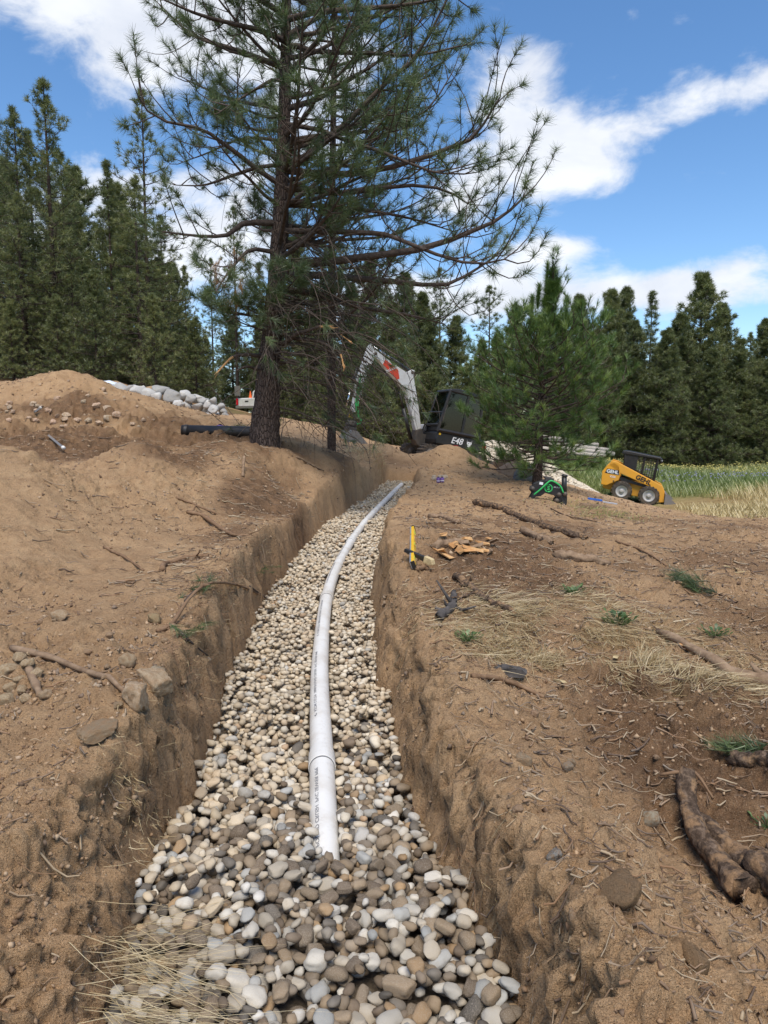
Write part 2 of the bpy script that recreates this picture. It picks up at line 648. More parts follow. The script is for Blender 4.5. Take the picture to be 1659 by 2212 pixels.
M = {}
M['soil'] = soil_material()
M['stone'] = stone_material('cobble', 'object')
M['stones'] = stone_material('cobbles', 'attr')
M['rock'] = None
M['boulder'] = stone_material('pale_granite', 'object', scale=0.3)
M['bark'] = bark_material()
M['branch'] = twig_material('pine_branch', (0.05, 0.037, 0.030), (0.12, 0.09, 0.072))
M['dead'] = twig_material('dead_twig', (0.06, 0.045, 0.035), (0.14, 0.108, 0.085))
M['needle'] = needle_material('pine_needles', (0.052, 0.080, 0.033), (0.115, 0.16, 0.058), (0.20, 0.25, 0.092), .38)
M['needle_young'] = needle_material('young_pine_needles', (0.030, 0.066, 0.018), (0.105, 0.185, 0.042), (0.26, 0.345, 0.085), 0.3)
M['needle_far'] = needle_material('far_pine_needles', (0.075, 0.094, 0.034), (0.175, 0.20, 0.066), (0.31, 0.31, 0.11), .45)
M['needle_dead'] = needle_material('dead_needles', (0.22, 0.115, 0.04), (0.36, 0.19, 0.07), (0.45, 0.26, 0.11))
M['wood'] = twig_material('weathered_wood', (0.15, 0.095, 0.058), (0.32, 0.22, 0.14))
M['logbark'] = twig_material('log_bark', (0.095, 0.064, 0.044), (0.25, 0.175, 0.12), True)
M['fresh'] = twig_material('fresh_split_wood', (0.42, 0.19, 0.065), (0.58, 0.36, 0.17))
M['root'] = twig_material('root', (0.13, 0.075, 0.042), (0.27, 0.17, 0.10))
M['straw'] = twig_material('dry_straw', (0.36, 0.26, 0.13), (0.58, 0.45, 0.25))
M['pvc'] = None
t = NT('white_pvc')
n = t.noise(5, 6, 0.65); n2 = t.noise(30, 5, 0.7)
c = t.mix(t.ramp(n, [(0.46, 0.0), (0.72, 0.5)]), (0.72, 0.70, 0.655), (0.44, 0.37, 0.28))
c = t.mix(t.ramp(n2, [(0.56, 0.0), (0.72, 0.4)]), c, (0.42, 0.37, 0.31))
M['pvc'] = t.done(c, 0.42, spec=0.4)
M['ink'] = plain('printed_ink', (0.16, 0.16, 0.17), 0.7)
M['black_plastic'] = paint('black_hdpe', (0.012, 0.012, 0.013), 0.45, 0.12)
M['white_paint'] = paint('machine_white', (0.66, 0.65, 0.62), 0.4, 0.35, scale=2.5)
M['black_paint'] = paint('machine_black', (0.016, 0.016, 0.017), 0.4, 0.07)
M['yellow'] = paint('machine_yellow', (0.72, 0.33, 0.025), 0.4, 0.22, scale=2.0)
M['orange_red'] = paint('decal_red', (0.62, 0.055, 0.02), 0.45, 0.1)
M['green_hose'] = paint('green_hose', (0.03, 0.42, 0.10), 0.5, 0.1)
M['steel'] = paint('worn_steel', (0.23, 0.225, 0.22), 0.5, 0.55, 0.5)
M['dark_steel'] = paint('dark_steel', (0.055, 0.053, 0.052), 0.55, 0.4, 0.3)
M['chrome'] = plain('chrome_rod', (0.75, 0.75, 0.76), 0.15, 1.0, var=0.05)
M['rubber'] = paint('rubber', (0.032, 0.030, 0.029), 0.85, 0.5, scale=5)
M['rim'] = paint('white_rim', (0.5, 0.49, 0.47), 0.5, 0.5)
M['white_mark'] = plain('white_lettering', (0.75, 0.75, 0.75), 0.5, var=0.08)
M['red_lens'] = plain('red_lens', (0.55, 0.02, 0.03), 0.25, var=0.1)
M['grey_plastic'] = plain('grey_plastic', (0.11, 0.11, 0.115), 0.6)
M['blue'] = plain('blue_metal', (0.03, 0.13, 0.5), 0.4)
M['level_yellow'] = plain('level_yellow', (0.72, 0.42, 0.02), 0.4, var=0.1)
M['alu'] = plain('aluminium', (0.62, 0.64, 0.68), 0.35, 0.7, var=0.1)
M['purple'] = plain('purple_label', (0.19, 0.10, 0.30), 0.4, var=0.2, scale=60)
M['tarp'] = plain('white_tarp', (0.66, 0.71, 0.78), 0.4, var=0.1)
M['leaf'] = needle_material('weed_leaf', (0.06, 0.10, 0.03), (0.12, 0.19, 0.06), (0.22, 0.29, 0.11))
M['grass'] = needle_material('meadow_grass', (0.19, 0.24, 0.065), (0.38, 0.38, 0.13), (0.60, 0.47, 0.22), 0.4)
M['wheat'] = needle_material('dry_grass', (0.36, 0.26, 0.12), (0.58, 0.45, 0.25), (0.74, 0.62, 0.38), 0.35)
M['sack'] = plain('orange_cone', (0.75, 0.13, 0.02), 0.5, var=0.1)


def glass_material():
    t = NT('tinted_glass')
    gl = t.n.new('ShaderNodeBsdfGlossy'); tr = t.n.new('ShaderNodeBsdfTransparent'); ms = t.n.new('ShaderNodeMixShader')
    gl.inputs['Roughness'].default_value = 0.04; gl.inputs['Color'].default_value = (0.8, 0.85, 0.85, 1)
    tr.inputs['Color'].default_value = (0.14, 0.155, 0.15, 1)
    fr = t.n.new('ShaderNodeFresnel'); fr.inputs[0].default_value = 1.5
    t.l.new(fr.outputs[0], ms.inputs[0]); t.l.new(tr.outputs[0], ms.inputs[1]); t.l.new(gl.outputs[0], ms.inputs[2])
    t.l.new(ms.outputs[0], t.n['Material Output'].inputs[0])
    return t.m


M['glass'] = glass_material()


def rock_material():
    t = NT('dusty_rock')
    oi = t.n.new('ShaderNodeObjectInfo'); c = oi.outputs['Color']
    n = t.noise(16, 6, 0.65); m = t.noise(3.0, 4, 0.6); g = t.noise(90, 4, .6)
    c = t.mix(t.ramp(n, [(0.35, 0.5), (0.52, 0.0)]), c, t.mix(1.0, c, (0.6, 0.52, 0.45), 'MULTIPLY'))
    c = t.mix(t.ramp(m, [(0.40, 0.0), (0.62, 0.75)]), c, TAN2)
    return t.done(c, 0.92, t.bump(g, .6, .006, t.bump(n, 0.6, 0.02)), spec=0.12)


M['rock'] = rock_material()


# ------------------------------------------------------------------ terrain
ctrl = []


def cp(px, py, d):
    p = at(px, py, d); ctrl.append((p.x, p.y, p.z))


def cw(x, y, z): ctrl.append((x, y, z))


# left rim and bank, spoil slope, spoil crests
for a in [(0, 1800, 1.70), (0, 1500, 2.65), (0, 1300, 4.1), (0, 1130, 5.3), (0, 968, 7.3), (200, 1200, 5.2), (200, 1060, 7.0),
          (60, 986, 7.2), (125, 1012, 7.5), (290, 946, 8.8), (220, 985, 8.5), (180, 1012, 8.2), (376, 1000, 8.8), (440, 1035, 8.7), (330, 965, 8.8), (150, 965, 10.2), (60, 950, 10.5), (497, 950, 10.3), (450, 975, 10.0), (560, 966, 10.8), (610, 980, 11.2),
          (390, 1150, 6.4), (300, 1100, 6.8), (540, 1060, 8.6), (600, 1050, 9.6), (640, 975, 12.0), (700, 961, 12.6), (770, 990, 14.0), (740, 1010, 13.2),
          (800, 962, 17.5), (840, 958, 20.0), (150, 817, 15.5), (60, 825, 15.5), (0, 838, 15.0), (250, 858, 15), (100, 900, 12.8), (330, 905, 13.5),
          (400, 885, 16), (500, 905, 15.5), (560, 945, 12.6), (450, 935, 12.2), (540, 930, 17), (470, 925, 14.5), (250, 925, 12.0),
          (620, 905, 24), (700, 920, 24), (745, 945, 23.5)]: cp(*a)
for y in (1.2, 2.0, 3.0, 4.5, 6.3, 8.5, 10.5): cw(-1.32 - 0.02 * y, y, 0.45 + 0.012 * y)
cw(-3.7, 9.9, .95); cw(-4.4, 8.6, .86); cw(-2.6, 11.6, 1.05); cw(-3.1, 10.2, .98); cw(-1.05, 12.5, 0.62); cw(-.7, 15, 0.72); cw(-.55, 17, .80)
cw(-0.9, 1.25, 0.30); cw(-2.2, 1.2, 0.45); cw(-2.5, -1, 0.4); cw(-0.8, -1, 0.4)
# right crest and bank
for x, y, z in [(.50, 1.3, .37), (.50, 1.75, .365), (.48, 2.3, .34), (.40, 2.9, .345), (.32, 3.5, .36), (.22, 5, .42), (.24, 6.1, .62), (.22, 8, .42),
                (.35, 10, .36), (.75, 13.2, .34), (.95, 15.3, .37), (1.05, 17, .5), (.35, 18.9, .55), (-.2, 19, .6), (.6, 21, .65)]: cw(x, y, z)
for a in [(1659, 2212, 1.42), (1500, 1900, 1.85), (1400, 1750, 2.3), (1640, 1700, 2.45), (1500, 1550, 2.9), (1330, 1480, 3.3), (1300, 1300, 4.7), (1650, 1300, 5.3), (1060, 1180, 6.9), (1250, 1180, 7.4),
          (1500, 1150, 9), (1650, 1130, 12), (1450, 1114, 20), (1659, 1110, 20), (1440, 1108, 27), (1340, 1102, 28), (1560, 1092, 30), (1000, 1062, 13.5), (1100, 1072, 13), (1180, 1085, 13.7),
          (1160, 1045, 17), (1300, 1105, 14), (1280, 1062, 24), (960, 985, 20), (1040, 1022, 19), (1090, 1015, 21), (900, 1003, 19.3),
          (1440, 1098, 33), (1368, 1086, 36), (1290, 1075, 36), (1659, 1050, 38), (1500, 1010, 62), (1659, 1005, 66), (1300, 1000, 60)]: cp(*a)
for x, y, z in [(2.5, -1, .2), (3.5, 2, .1), (0.9, -1, .35), (6, 5, 0), (1.6, 24.5, .62), (3.2, 25, .25), (2.2, 27.5, .5), (0.2, 27, .9)]: cw(x, y, z)
# far ground
for a in [(490, 900, 26), (350, 885, 26), (200, 865, 26), (60, 850, 26)]: cp(*a)
for a in [(490, 898, 29), (540, 903, 30), (600, 908, 30), (640, 915, 36), (350, 850, 29), (200, 838, 29), (0, 828, 30), (540, 893, 46), (640, 905, 46), (540, 893, 58), (640, 903, 58), (0, 815, 42), (300, 840, 42), (800, 930, 45), (1000, 960, 45), (1150, 985, 45)]: cp(*a)
for a in [(-20, 12, 2.2), (-30, 30, 4.2), (-60, 60, 6), (0, 80, 2), (40, 60, -1.7), (50, 100, -1.6), (0, 150, 2), (90, 150, -1), (-120, 150, 7), (-350, 500, 9), (0, 600, 4), (350, 500, 2), (-200, 600, 7), (200, 600, 3), (18, 12, -.6), (30, 30, -1.5), (-6, 3, .9), (-9, 7, 1.5), (8, 9, -.05)]: cw(*a)
CT = np.array(ctrl)


def warp(x, y):
    b = np.log(np.maximum(y, -2.2) + 3.0)
    return x / (np.maximum(y, -2.2) + 3.0) * 3.0, b * 2.2


def _phi(r2):
    return 0.5 * r2 * np.log(r2 + 1e-9)


_a, _b = warp(CT[:, 0], CT[:, 1])
_n = len(CT)
_K = _phi((_a[:, None] - _a[None]) ** 2 + (_b[:, None] - _b[None]) ** 2) + np.eye(_n) * 0.004
_Pm = np.stack([np.ones(_n), _a, _b], 1)
_A = np.zeros((_n + 3, _n + 3)); _A[:_n, :_n] = _K; _A[:_n, _n:] = _Pm; _A[_n:, :_n] = _Pm.T
_w = np.linalg.solve(_A, np.concatenate([CT[:, 2], np.zeros(3)]))


def tps(x, y):
    a, b = warp(x, y)
    out = _w[_n] + _w[_n + 1] * a + _w[_n + 2] * b
    for i in range(_n):
        out = out + _w[i] * _phi((a - _a[i]) ** 2 + (b - _b[i]) ** 2)
    return out


def tab(t):
    t = np.array(t, float)
    return lambda y: np.interp(y, t[:, 0], t[:, 1])


XL = tab([(-2, -.50), (1.0, -.52), (1.5, -.60), (2.0, -.735), (2.6, -.765), (3.3, -.85), (4.5, -.935), (6.3, -1.07), (7.7, -1.06), (10.5, -.97), (12.2, -.73), (16, -.22), (18.2, .12)])
WL = tab([(-2, .5), (1.2, .42), (1.7, .25), (2.2, .13), (4, .10), (5.4, .12), (6.2, .08), (18, .10)])
XR = tab([(-2, .31), (1.0, .29), (1.65, .255), (2, .20), (2.3, .145), (2.9, .045), (3.5, -.02), (5, -.08), (7, -.07), (10, -.02), (13.5, .36), (15, .54), (17, .70), (18.2, .75)])
WR = tab([(-2, .12), (1.65, .13), (2, .20), (2.3, .24), (2.9, .27), (3.5, .27), (5, .20), (10, .17), (18, .22)])
ZG = tab([(-2, .05), (1.0, .055), (1.6, .04), (2.0, .045), (2.2, .025), (2.4, -.015), (2.6, -.04), (9, -.045), (12, 0), (15.3, .05), (17, .125), (18.3, .18)])
TR_END = 18.0


def ground_base(x, y):
    zt = tps(x, y)
    lum = fbm2(x, y, 0.9, 3, 0.5, 3) * 0.05 + fbm2(x, y, 3.2, 3, 0.5, 5) * 0.03
    far = np.clip((y - 25) / 30, 0, 1)
    hp = blob(x, y, -5.2, 13.0, 3.6, 2.6)
    zt = zt + hp * (np.abs(fbm2(x, y, 0.8, 4, 0.55, 13)) * 0.32 - 0.10)
    zt = zt + blob(x, y, 1.98, 19.8, .85, .6) * .42 + blob(x, y, 1.2, 19.6, .5, .5) * .12
    zt = zt + blob(x, y, -6.8, 15.2, 0.9, 0.8) * 0.22 - 0.06 * hp
    zt = zt + lum * (1 - far) + far * fbm2(x, y, 0.12, 3, 0.5, 9) * 0.25
    jl = fbm2(x * 0.3, y, 2.3, 4, 0.55, 21) * 0.055 + fbm2(x, y, 9.0, 2, 0.5, 22) * 0.02
    jr = fbm2(x * 0.3, y, 2.1, 4, 0.55, 31) * 0.05 + fbm2(x, y, 9.0, 2, 0.5, 32) * 0.02
    xl, xr = XL(y) + jl * 0.8, XR(y) + jr * 0.8
    wl_, wr_ = WL(y) * (1 + jl * 5), WR(y) * (1 + jr * 5)
    zf = ZG(y) - 0.13
    u = np.clip(np.maximum((xl - x) / wl_, (x - xr) / wr_), 0, 1)
    ue = np.clip((y - TR_END + jl) / 0.55, 0, 1)
    u = np.maximum(u, ue)
    uu = np.where(x < 0.5 * (xl + xr), u ** 0.55, np.sin(u * np.pi / 2) ** 0.9)
    inside = (y < TR_END + 0.9)
    z = np.where(inside, zf + (zt - zf) * uu, zt)
    wall = np.where(inside, np.exp(-((u - 0.55) / 0.42) ** 2) * (u > 0.01) * (u < 0.999), 0)
    floor = np.where(inside & (u <= 0.01), 1.0, 0.0)
    return z, wall, floor


D0 = np.concatenate([np.linspace(-2.0, 0.8, 24)[:-1], np.exp(np.arange(math.log(0.8), math.log(30), 0.0062)), np.exp(np.linspace(math.log(30.3), math.log(600), 90))])
NS = 580
SS = np.linspace(-1, 1, NS)


def half(y): return 1.6 + 0.70 * np.maximum(y, 0)


def blob(x, y, cx, cy, sx, sy):
    return np.exp(-((x - cx) / sx) ** 2 - ((y - cy) / sy) ** 2)


def make_ground():
    Yg, Sg = np.meshgrid(D0, SS, indexing='ij')
    Xg = Sg * half(Yg)
    x, y = Xg.ravel(), Yg.ravel()
    z, wall, floor = ground_base(x, y)
    nr, nc = Xg.shape
    Pg = np.stack([x, y, z], 1).reshape(nr, nc, 3)
    du = np.gradient(Pg, axis=0); dv = np.gradient(Pg, axis=1)
    nrm = unit(np.cross(dv, du)).reshape(-1, 3)
    p = Pg.reshape(-1, 3)
    near = np.clip(1.3 - y / 26, 0.05, 1)
    # clods: billowed noise at several sizes
    b1 = np.abs(fbm(p * 5.5, 3, 0.55, seed=41))
    b2 = np.abs(fbm(p * 17.0, 3, 0.55, seed=47))
    b3 = fbm(p * 48.0, 2, 0.5, seed=53)
    # rough crumbly areas against raked smooth spoil
    roughm = np.clip(fbm2(x, y, 0.7, 3, 0.5, 61) * 1.2 + 0.45, 0, 1)
    roughm = np.maximum(roughm * 0.8, wall)
    roughm = np.maximum(roughm, blob(x, y, 1.6, 3.2, 1.2, 1.6))
    roughm = np.maximum(roughm, np.clip(1.5 - y / 2.2, 0, 1))
    roughm = np.maximum(roughm, 2.2 * blob(x, y, -5.0, 12.6, 3.4, 2.6))
    amp = near * (0.25 + 0.75 * roughm) * (1 - 0.8 * floor)
    # runnels down the spoil slope towards the trench
    c45, s45 = math.cos(R(-38)), math.sin(R(-38))
    al, ac = x * c45 + y * s45, -x * s45 + y * c45
    rill = fbm(np.stack([al * .7, ac * 5.0, 0 * al], -1), 4, .55, seed=77) * np.clip((-x - 1.35) / .4, 0, 1) * np.clip(1.6 - y / 7, 0, 1)
    b1 = b1 * (1 - .6 * wall)
    disp = rill * .022 + amp * ((b1 - 0.25) * 0.058 + (b2 - 0.25) * 0.036 + b3 * (0.012 + .014 * wall))
    disp += wall * near * 0.03 * fbm(p * np.array([4, 4, 9.0]), 3, 0.5, seed=71)
    p = p + nrm * disp[:, None]
    i = np.arange(nr - 1)[:, None] * nc + np.arange(nc - 1)[None]
    F = np.stack([i, i + 1, i + nc + 1, i + nc], -1).reshape(-1, 4)
    # where dark topsoil shows
    dk = 0.10 + 0.06 * wall
    for cx, cy, sx, sy, w in [(1.35, 2.8, .9, .9, .75), (1.0, 5.2, .9, 1.6, .72), (1.2, 7.2, 1.1, 1.1, .75), (3.0, 4.6, 1.5, 1.3, .55), (2.2, 8.6, 1.5, 1.3, .55), (3.6, 7.0, 1.2, 1.6, .5), (5.5, 10, 2.5, 2.5, .5), (2.6, 6.0, 1.8, 2.5, .35), (-1.35, 6.2, .45, .8, .6), (-1.3, 3.6, .35, .8, .35),
                              (-4.2, 10.4, 2.6, 1.2, 1.0), (-2.6, 12.0, 1.8, 1.0, .85), (-2.7, 9.3, .5, 1.0, 1.0), (-1.55, 8.6, .45, 1.7, .85), (-1.9, 11.0, .4, .8, .6), (-5.4, 13.2, 3.2, 1.9, .58), (-1.55, 10.3, .5, 1.6, .5), (-4.9, 13.6, 1.2, 1.3, .35), (.45, 1.7, .12, .5, .35), (.62, 2.0, .25, .5, .2), (4, 12, 4, 4, .35), (1.3, 2.0, .6, .6, .5),
                              (-.85, 14, .4, 3, .55), (-1.1, 8.6, .25, 1.6, .6), (.3, 19, 1.2, .8, .5), (-10, 32, 14, 6, .9), (6, 34, 6, 6, .4)]:
        dk = np.maximum(dk, w * blob(x, y, cx, cy, sx, sy))
    dk = dk + 0.14 * fbm2(x, y, 1.6, 4, 0.55, 81)
    edge = fbm2(x, y, 0.25, 4, 0.5, 91)
    rt = 1 / (1 + np.exp(-(x - 4.5 - 0.10 * (y - 20)) * 1.2))
    md = np.clip((y - 27 + edge * 5) / 6, 0, 1) * rt
    md = np.maximum(md, np.clip((y - 34 + edge * 6) / 8, 0, 1))
    rt2 = 1 / (1 + np.exp(-(x - 6.6 - 0.3 * (y - 12) + edge) * 2.5))
    dr = np.clip((y - 11 + edge * 2) / 2, 0, 1) * np.clip(1 - (y - 34) / 4, 0, 1) * rt2
    dr = np.maximum(dr, 0.65 * np.clip(fbm2(x, y, 1.1, 4, .55, 95) + .1, 0, 1) * blob(x, y, 1.5, 3.9, 1.1, .9))
    md = np.maximum(md, .55 * np.clip(edge + .5, 0, 1) * blob(x, y, 3.9, 14.2, .8, .7))
    me = mesh_np('ground', p, F, M['soil'], True, {'dark': np.clip(dk, 0, 1), 'meadow': md * (1 - dr * .7), 'dry': dr})
    o = link('ground', me)
    tag(o, kind='structure')
    return p.reshape(nr, nc, 3)


GRID = make_ground()
GZ = GRID[:, :, 2]


def gz(x, y):
    x = np.atleast_1d(np.asarray(x, float)); y = np.atleast_1d(np.asarray(y, float))
    r = np.clip(np.interp(y, D0, np.arange(len(D0))), 0, len(D0) - 1.001)
    c = np.clip((x / half(y) + 1) / 2 * (NS - 1), 0, NS - 1.001)
    i, j = r.astype(int), c.astype(int)
    fr, fc = r - i, c - j
    return (GZ[i, j] * (1 - fr) * (1 - fc) + GZ[i + 1, j] * fr * (1 - fc) + GZ[i, j + 1] * (1 - fr) * fc + GZ[i + 1, j + 1] * fr * fc)


def g1(x, y): return float(gz(x, y)[0])


def ground_px(px, py, lo=0.9, hi=70):
    """where the sight line of a survey-sheet point meets the ground"""
    d = np.exp(np.linspace(math.log(lo), math.log(hi), 1500))
    p0, p1 = np.array(at(px, py, 1.0)), np.array(at(px, py, 2.0))
    P = p0[None] + (p1 - p0)[None] * (d[:, None] - 1)
    g = gz(P[:, 0], P[:, 1])
    k = np.argmax(P[:, 2] < g)
    return Vector((P[k, 0], P[k, 1], g[k]))


# ------------------------------------------------------------------ drain pipe
PIPE = np.array([(-.165, 1.85, -.09), (-.195, 2.2, -.025), (-.235, 2.6, -.004), (-.27, 2.95, .003), (-.40, 4.3, .0), (-.50, 6.05, .0), (-.505, 7.5, 0.0),
                 (-.44, 9.2, .003), (-.33, 10.8, .02), (-.18, 12.25, .05), (.17, 15.35, .10), (.42, 17.05, .175)])
PR = 0.0535
pp = smooth_pts(PIPE, 700)
plen = np.concatenate([[0], np.cumsum(np.linalg.norm(np.diff(pp, axis=0), axis=1))])


def pipe_at(s):
    s = np.atleast_1d(s)
    return np.stack([np.interp(s, plen, pp[:, k]) for k in range(3)], -1)


def pipe_frame(s):
    p = pipe_at(s); t_ = unit(pipe_at(s + 0.02) - pipe_at(s - 0.02))
    a = unit(np.cross(t_, np.array([0, 0, 1.0])))
    return p, t_, a, np.cross(a, t_)


def build_pipe():
    root = thing('drain_pipe', 'white PVC sewer pipe of jointed lengths lying on the cobbles in the trench', 'pipe', (0, 0, 0))
    js = [np.interp(y, pp[:, 1], plen) for y in (2.93, 6.05, 9.2, 12.25, 15.35)]
    ends = [0.0] + js + [plen[-1]]
    for k in range(len(ends) - 1):
        s0, s1 = ends[k], ends[k + 1]
        # each length runs inside the bell of the next one; the bell mouth faces back down the trench
        ss = np.linspace(s0 - (0.0 if k == 0 else 0.0), s1 + 0.05, 60 if k else 30)
        ss = np.clip(ss, 0, plen[-1])
        rr = np.full(len(ss), PR)
        if k:
            extra = np.array([0, .0005, .11, .15]) + s0
            ss = np.unique(np.concatenate([extra, ss[ss > s0 + 0.16]]))
            rr = np.where(ss <= s0 + 0.115, PR + 0.006, PR)
        mb = MB()
        P = pipe_at(ss)
        n = 28
        V, F = batch_tubes(P[None], rr[None], n)
        # open mouth with wall thickness
        mb.raw(V, F)
        inner = rr[0] - 0.005
        V2, F2 = batch_tubes(P[None, :2], np.full((1, 2), inner), n)
        if k:
            mb.raw(V2, F2[:, ::-1])
            o2 = len(mb.v) - len(V2)
            mb.f += [(j, (j + 1) % n, o2 + (j + 1) % n, o2 + j) for j in range(n)]
        if k == len(ends) - 2:
            L = len(ss)
            V3, F3 = batch_tubes(P[None, -3:], np.full((1, 3), PR - 0.005), n)
            o3 = len(mb.v); mb.raw(V3, F3[:, ::-1])
            base = (L - 1) * n
            mb.f += [(base + (j + 1) % n, base + j, o3 + 2 * n + j, o3 + 2 * n + (j + 1) % n) for j in range(n)]
        sec = mb.build('pipe_section', M['pvc'], root, smooth=True)
        if k:
            g = MB().raw(*batch_tubes(pipe_at(np.array([s0 - .006, s0 + .004]))[None], np.full((1, 2), PR + 0.0012), n))
            g.build('joint_gap', M['ink'], sec, smooth=True)
        # printed line along the top left of the pipe
        if k < 4:
            body = 'ASTM D2729  3000-POUND CRUSH  PVC SEWER PIPE' if k == 0 else '4"  ASTM D2729  3000-POUND CRUSH  PVC SEWER PIPE'
            reps = [s0 + 0.15] if k == 0 else [s0 + 0.45, s0 + 1.85]
            for q, sa in enumerate(reps):
                tm = text_mesh(body, 0.021, 0, 0.0002, align='LEFT')
                co = np.empty(len(tm.vertices) * 3, np.float32); tm.vertices.foreach_get('co', co); co = co.reshape(-1, 3)
                ln = co[:, 0].max()
                target = 0.85 if k == 0 else 1.05
                s_ = sa + (co[:, 0] / ln) * target
                ang = R(118) - co[:, 1] / PR
                p, t_, a, b = pipe_frame(s_)
                rad = PR + np.where((s_ < s0 + .16) & (k > 0), .0066, .0008)
                co2 = p + rad[:, None] * (np.cos(ang)[:, None] * a + np.sin(ang)[:, None] * b)
                tm.vertices.foreach_set('co', co2.astype(np.float32).ravel()); tm.update()
                tm.materials.append(M['ink'])
                tag(link('printed_line', tm, sec), kind='stuff')
    return root


build_pipe()


# ------------------------------------------------------------------ cobbles in the trench
def lay_cobbles():
    rng = np.random.default_rng(7)
    res = 0.011
    x0, x1, y0, y1 = -1.4, 1.05, 0.75, 18.5
    nx, ny = int((x1 - x0) / res), int((y1 - y0) / res)
    gx = x0 + (np.arange(nx) + .5) * res; gy = y0 + (np.arange(ny) + .5) * res
    XX, YY = np.meshgrid(gx, gy)
    hm = gz(XX.ravel(), YY.ravel()).reshape(ny, nx)
    zg = ZG(gy)[:, None] + fbm2(XX.ravel(), YY.ravel(), 2.2, 3, .5, 5).reshape(ny, nx) * 0.022
    # a bank of cobbles heaped over the near end of the pipe
    zg = zg + 0.05 * blob(XX, YY, -.40, 2.2, .22, .36) + 0.03 * blob(XX, YY, -.1, 1.75, .5, .3)
    start = hm.copy()
    ok = start < zg - 0.015
    pd = np.full((ny, nx), 9.0)
    # distance to pipe in plan where it lies on top of the bed
    px = np.interp(gy, pp[:, 1], pp[:, 0]); pz = np.interp(gy, pp[:, 1], pp[:, 2])
    pd = np.abs(XX - px[:, None])
    onpipe = (pd < PR * 0.98) & (gy[:, None] > 2.0) & (gy[:, None] < 17.1)
    hm = np.where(onpipe, np.maximum(hm, pz[:, None] + np.sqrt(np.maximum(PR ** 2 - pd ** 2, 0))), hm)
    cells = np.argwhere(ok)
    # lay density: candidates drawn more where the bed is near
    yw = gy[cells[:, 0]]
    stones = []
    order_d = cells
    nn = 46000
    wts = np.where(yw < 3, 1.6, np.where(yw < 8, 1.0, 0.8)); wts = wts / wts.sum()
    pick = rng.choice(len(cells), size=(nn, 5), p=wts)
    for k in range(nn):
        c = cells[pick[k]]
        defi = hm[c[:, 0], c[:, 1]] - zg[c[:, 0], c[:, 1]]
        b = c[np.argmin(defi)]
        if defi.min() > 0.0: continue
        cy, cx = gy[b[0]], gx[b[1]]
        if cy < 3.0: s = 0.0105 + 0.0105 * rng.random() ** 1.7
        elif cy < 7: s = 0.0115 + 0.011 * rng.random() ** 1.8
        else: s = 0.0155 + 0.011 * rng.random() ** 1.6
        if cy < 3 and rng.random() < 0.03: s = 0.020 + 0.008 * rng.random()
        a, bb, cc = s * (1.05 + .55 * rng.random()), s * (0.9 + .2 * rng.random()), s * (0.6 + .3 * rng.random())
        if cy > 2.18 and cy < 17.1 and abs(cx - px[b[0]]) < PR + 0.8 * bb: 
            if not (cy < 2.5 and cx < px[b[0]]): continue
        yaw = rng.random() * math.pi
        ca, sa = math.cos(yaw), math.sin(yaw)
        R_ = int(a / res) + 1
        r0, r1 = max(b[0] - R_, 0), min(b[0] + R_ + 1, ny); q0, q1 = max(b[1] - R_, 0), min(b[1] + R_ + 1, nx)
        dx = gx[q0:q1][None] - cx; dy = gy[r0:r1][:, None] - cy
        u = (dx * ca + dy * sa) / a; v = (-dx * sa + dy * ca) / bb
        rr = u * u + v * v
        m = rr < 0.8
        if not m.any(): continue
        hh = cc * np.sqrt(np.maximum(1 - rr, 0))
        sub = hm[r0:r1, q0:q1]
        z = (np.where(m, sub + hh, -9)).max() - 0.30 * cc
        if z + cc > zg[b[0], b[1]] + 0.05 + cc: continue
        m2 = rr < 1
        hm[r0:r1, q0:q1] = np.where(m2, np.maximum(sub, z + hh), sub)
        stones.append((cx, cy, z, a, bb, cc, yaw, b[0], b[1]))
    st = np.array(stones)
    top = hm[st[:, 7].astype(int), st[:, 8].astype(int)]
    deep = (st[:, 2] + st[:, 5]) < np.minimum(top - 0.012, zg[st[:, 7].astype(int), st[:, 8].astype(int)] - 0.012)
    st = st[~deep]
    n = len(st)
    top = hm[st[:, 7].astype(int), st[:, 8].astype(int)]
    vis = (st[:, 2] + st[:, 5]) > top - 0.006
    # colours
    dusty = np.clip((st[:, 1] - 2.0 + 0.9 * (-(st[:, 0] + .25)) + rng.normal(size=n) * .25) / 1.6, 0, 1)
    pal_w = np.array([(.52, .49, .44), (.44, .39, .32), (.27, .205, .14), (.17, .13, .095), (.13, .115, .10), (.36, .365, .36), (.33, .225, .13), (.21, .165, .12), (.58, .56, .53)])
    pw = np.array([.13, .12, .19, .20, .09, .06, .06, .11, .04]); pw /= pw.sum()
    pal_d = np.array([(.50, .43, .335), (.46, .385, .285), (.40, .32, .23), (.54, .49, .41), (.33, .29, .235), (.40, .385, .36), (.36, .25, .16)])
    qw = np.array([.28, .27, .16, .15, .07, .04, .03]); qw /= qw.sum()
    cw_ = pal_w[rng.choice(len(pal_w), n, p=pw)]; cd_ = pal_d[rng.choice(len(pal_d), n, p=qw)] * 1.12
    use = rng.random(n) < dusty
    col = np.where(use[:, None], cd_, cw_) * (0.74 + 0.42 * rng.random((n, 1))) * np.array([1.02, .985, .91]) * np.where(use[:, None], .98, .93)
    # transforms
    Rm = np.zeros((n, 3, 3))
    ca, sa = np.cos(st[:, 6]), np.sin(st[:, 6])
    Rm[:, 0, 0] = ca; Rm[:, 0, 1] = -sa; Rm[:, 1, 0] = sa; Rm[:, 1, 1] = ca; Rm[:, 2, 2] = 1
    tl = rand_rot(rng, n, 0.0)
    b_, c_ = rng.normal(size=n) * .22, rng.normal(size=n) * .22
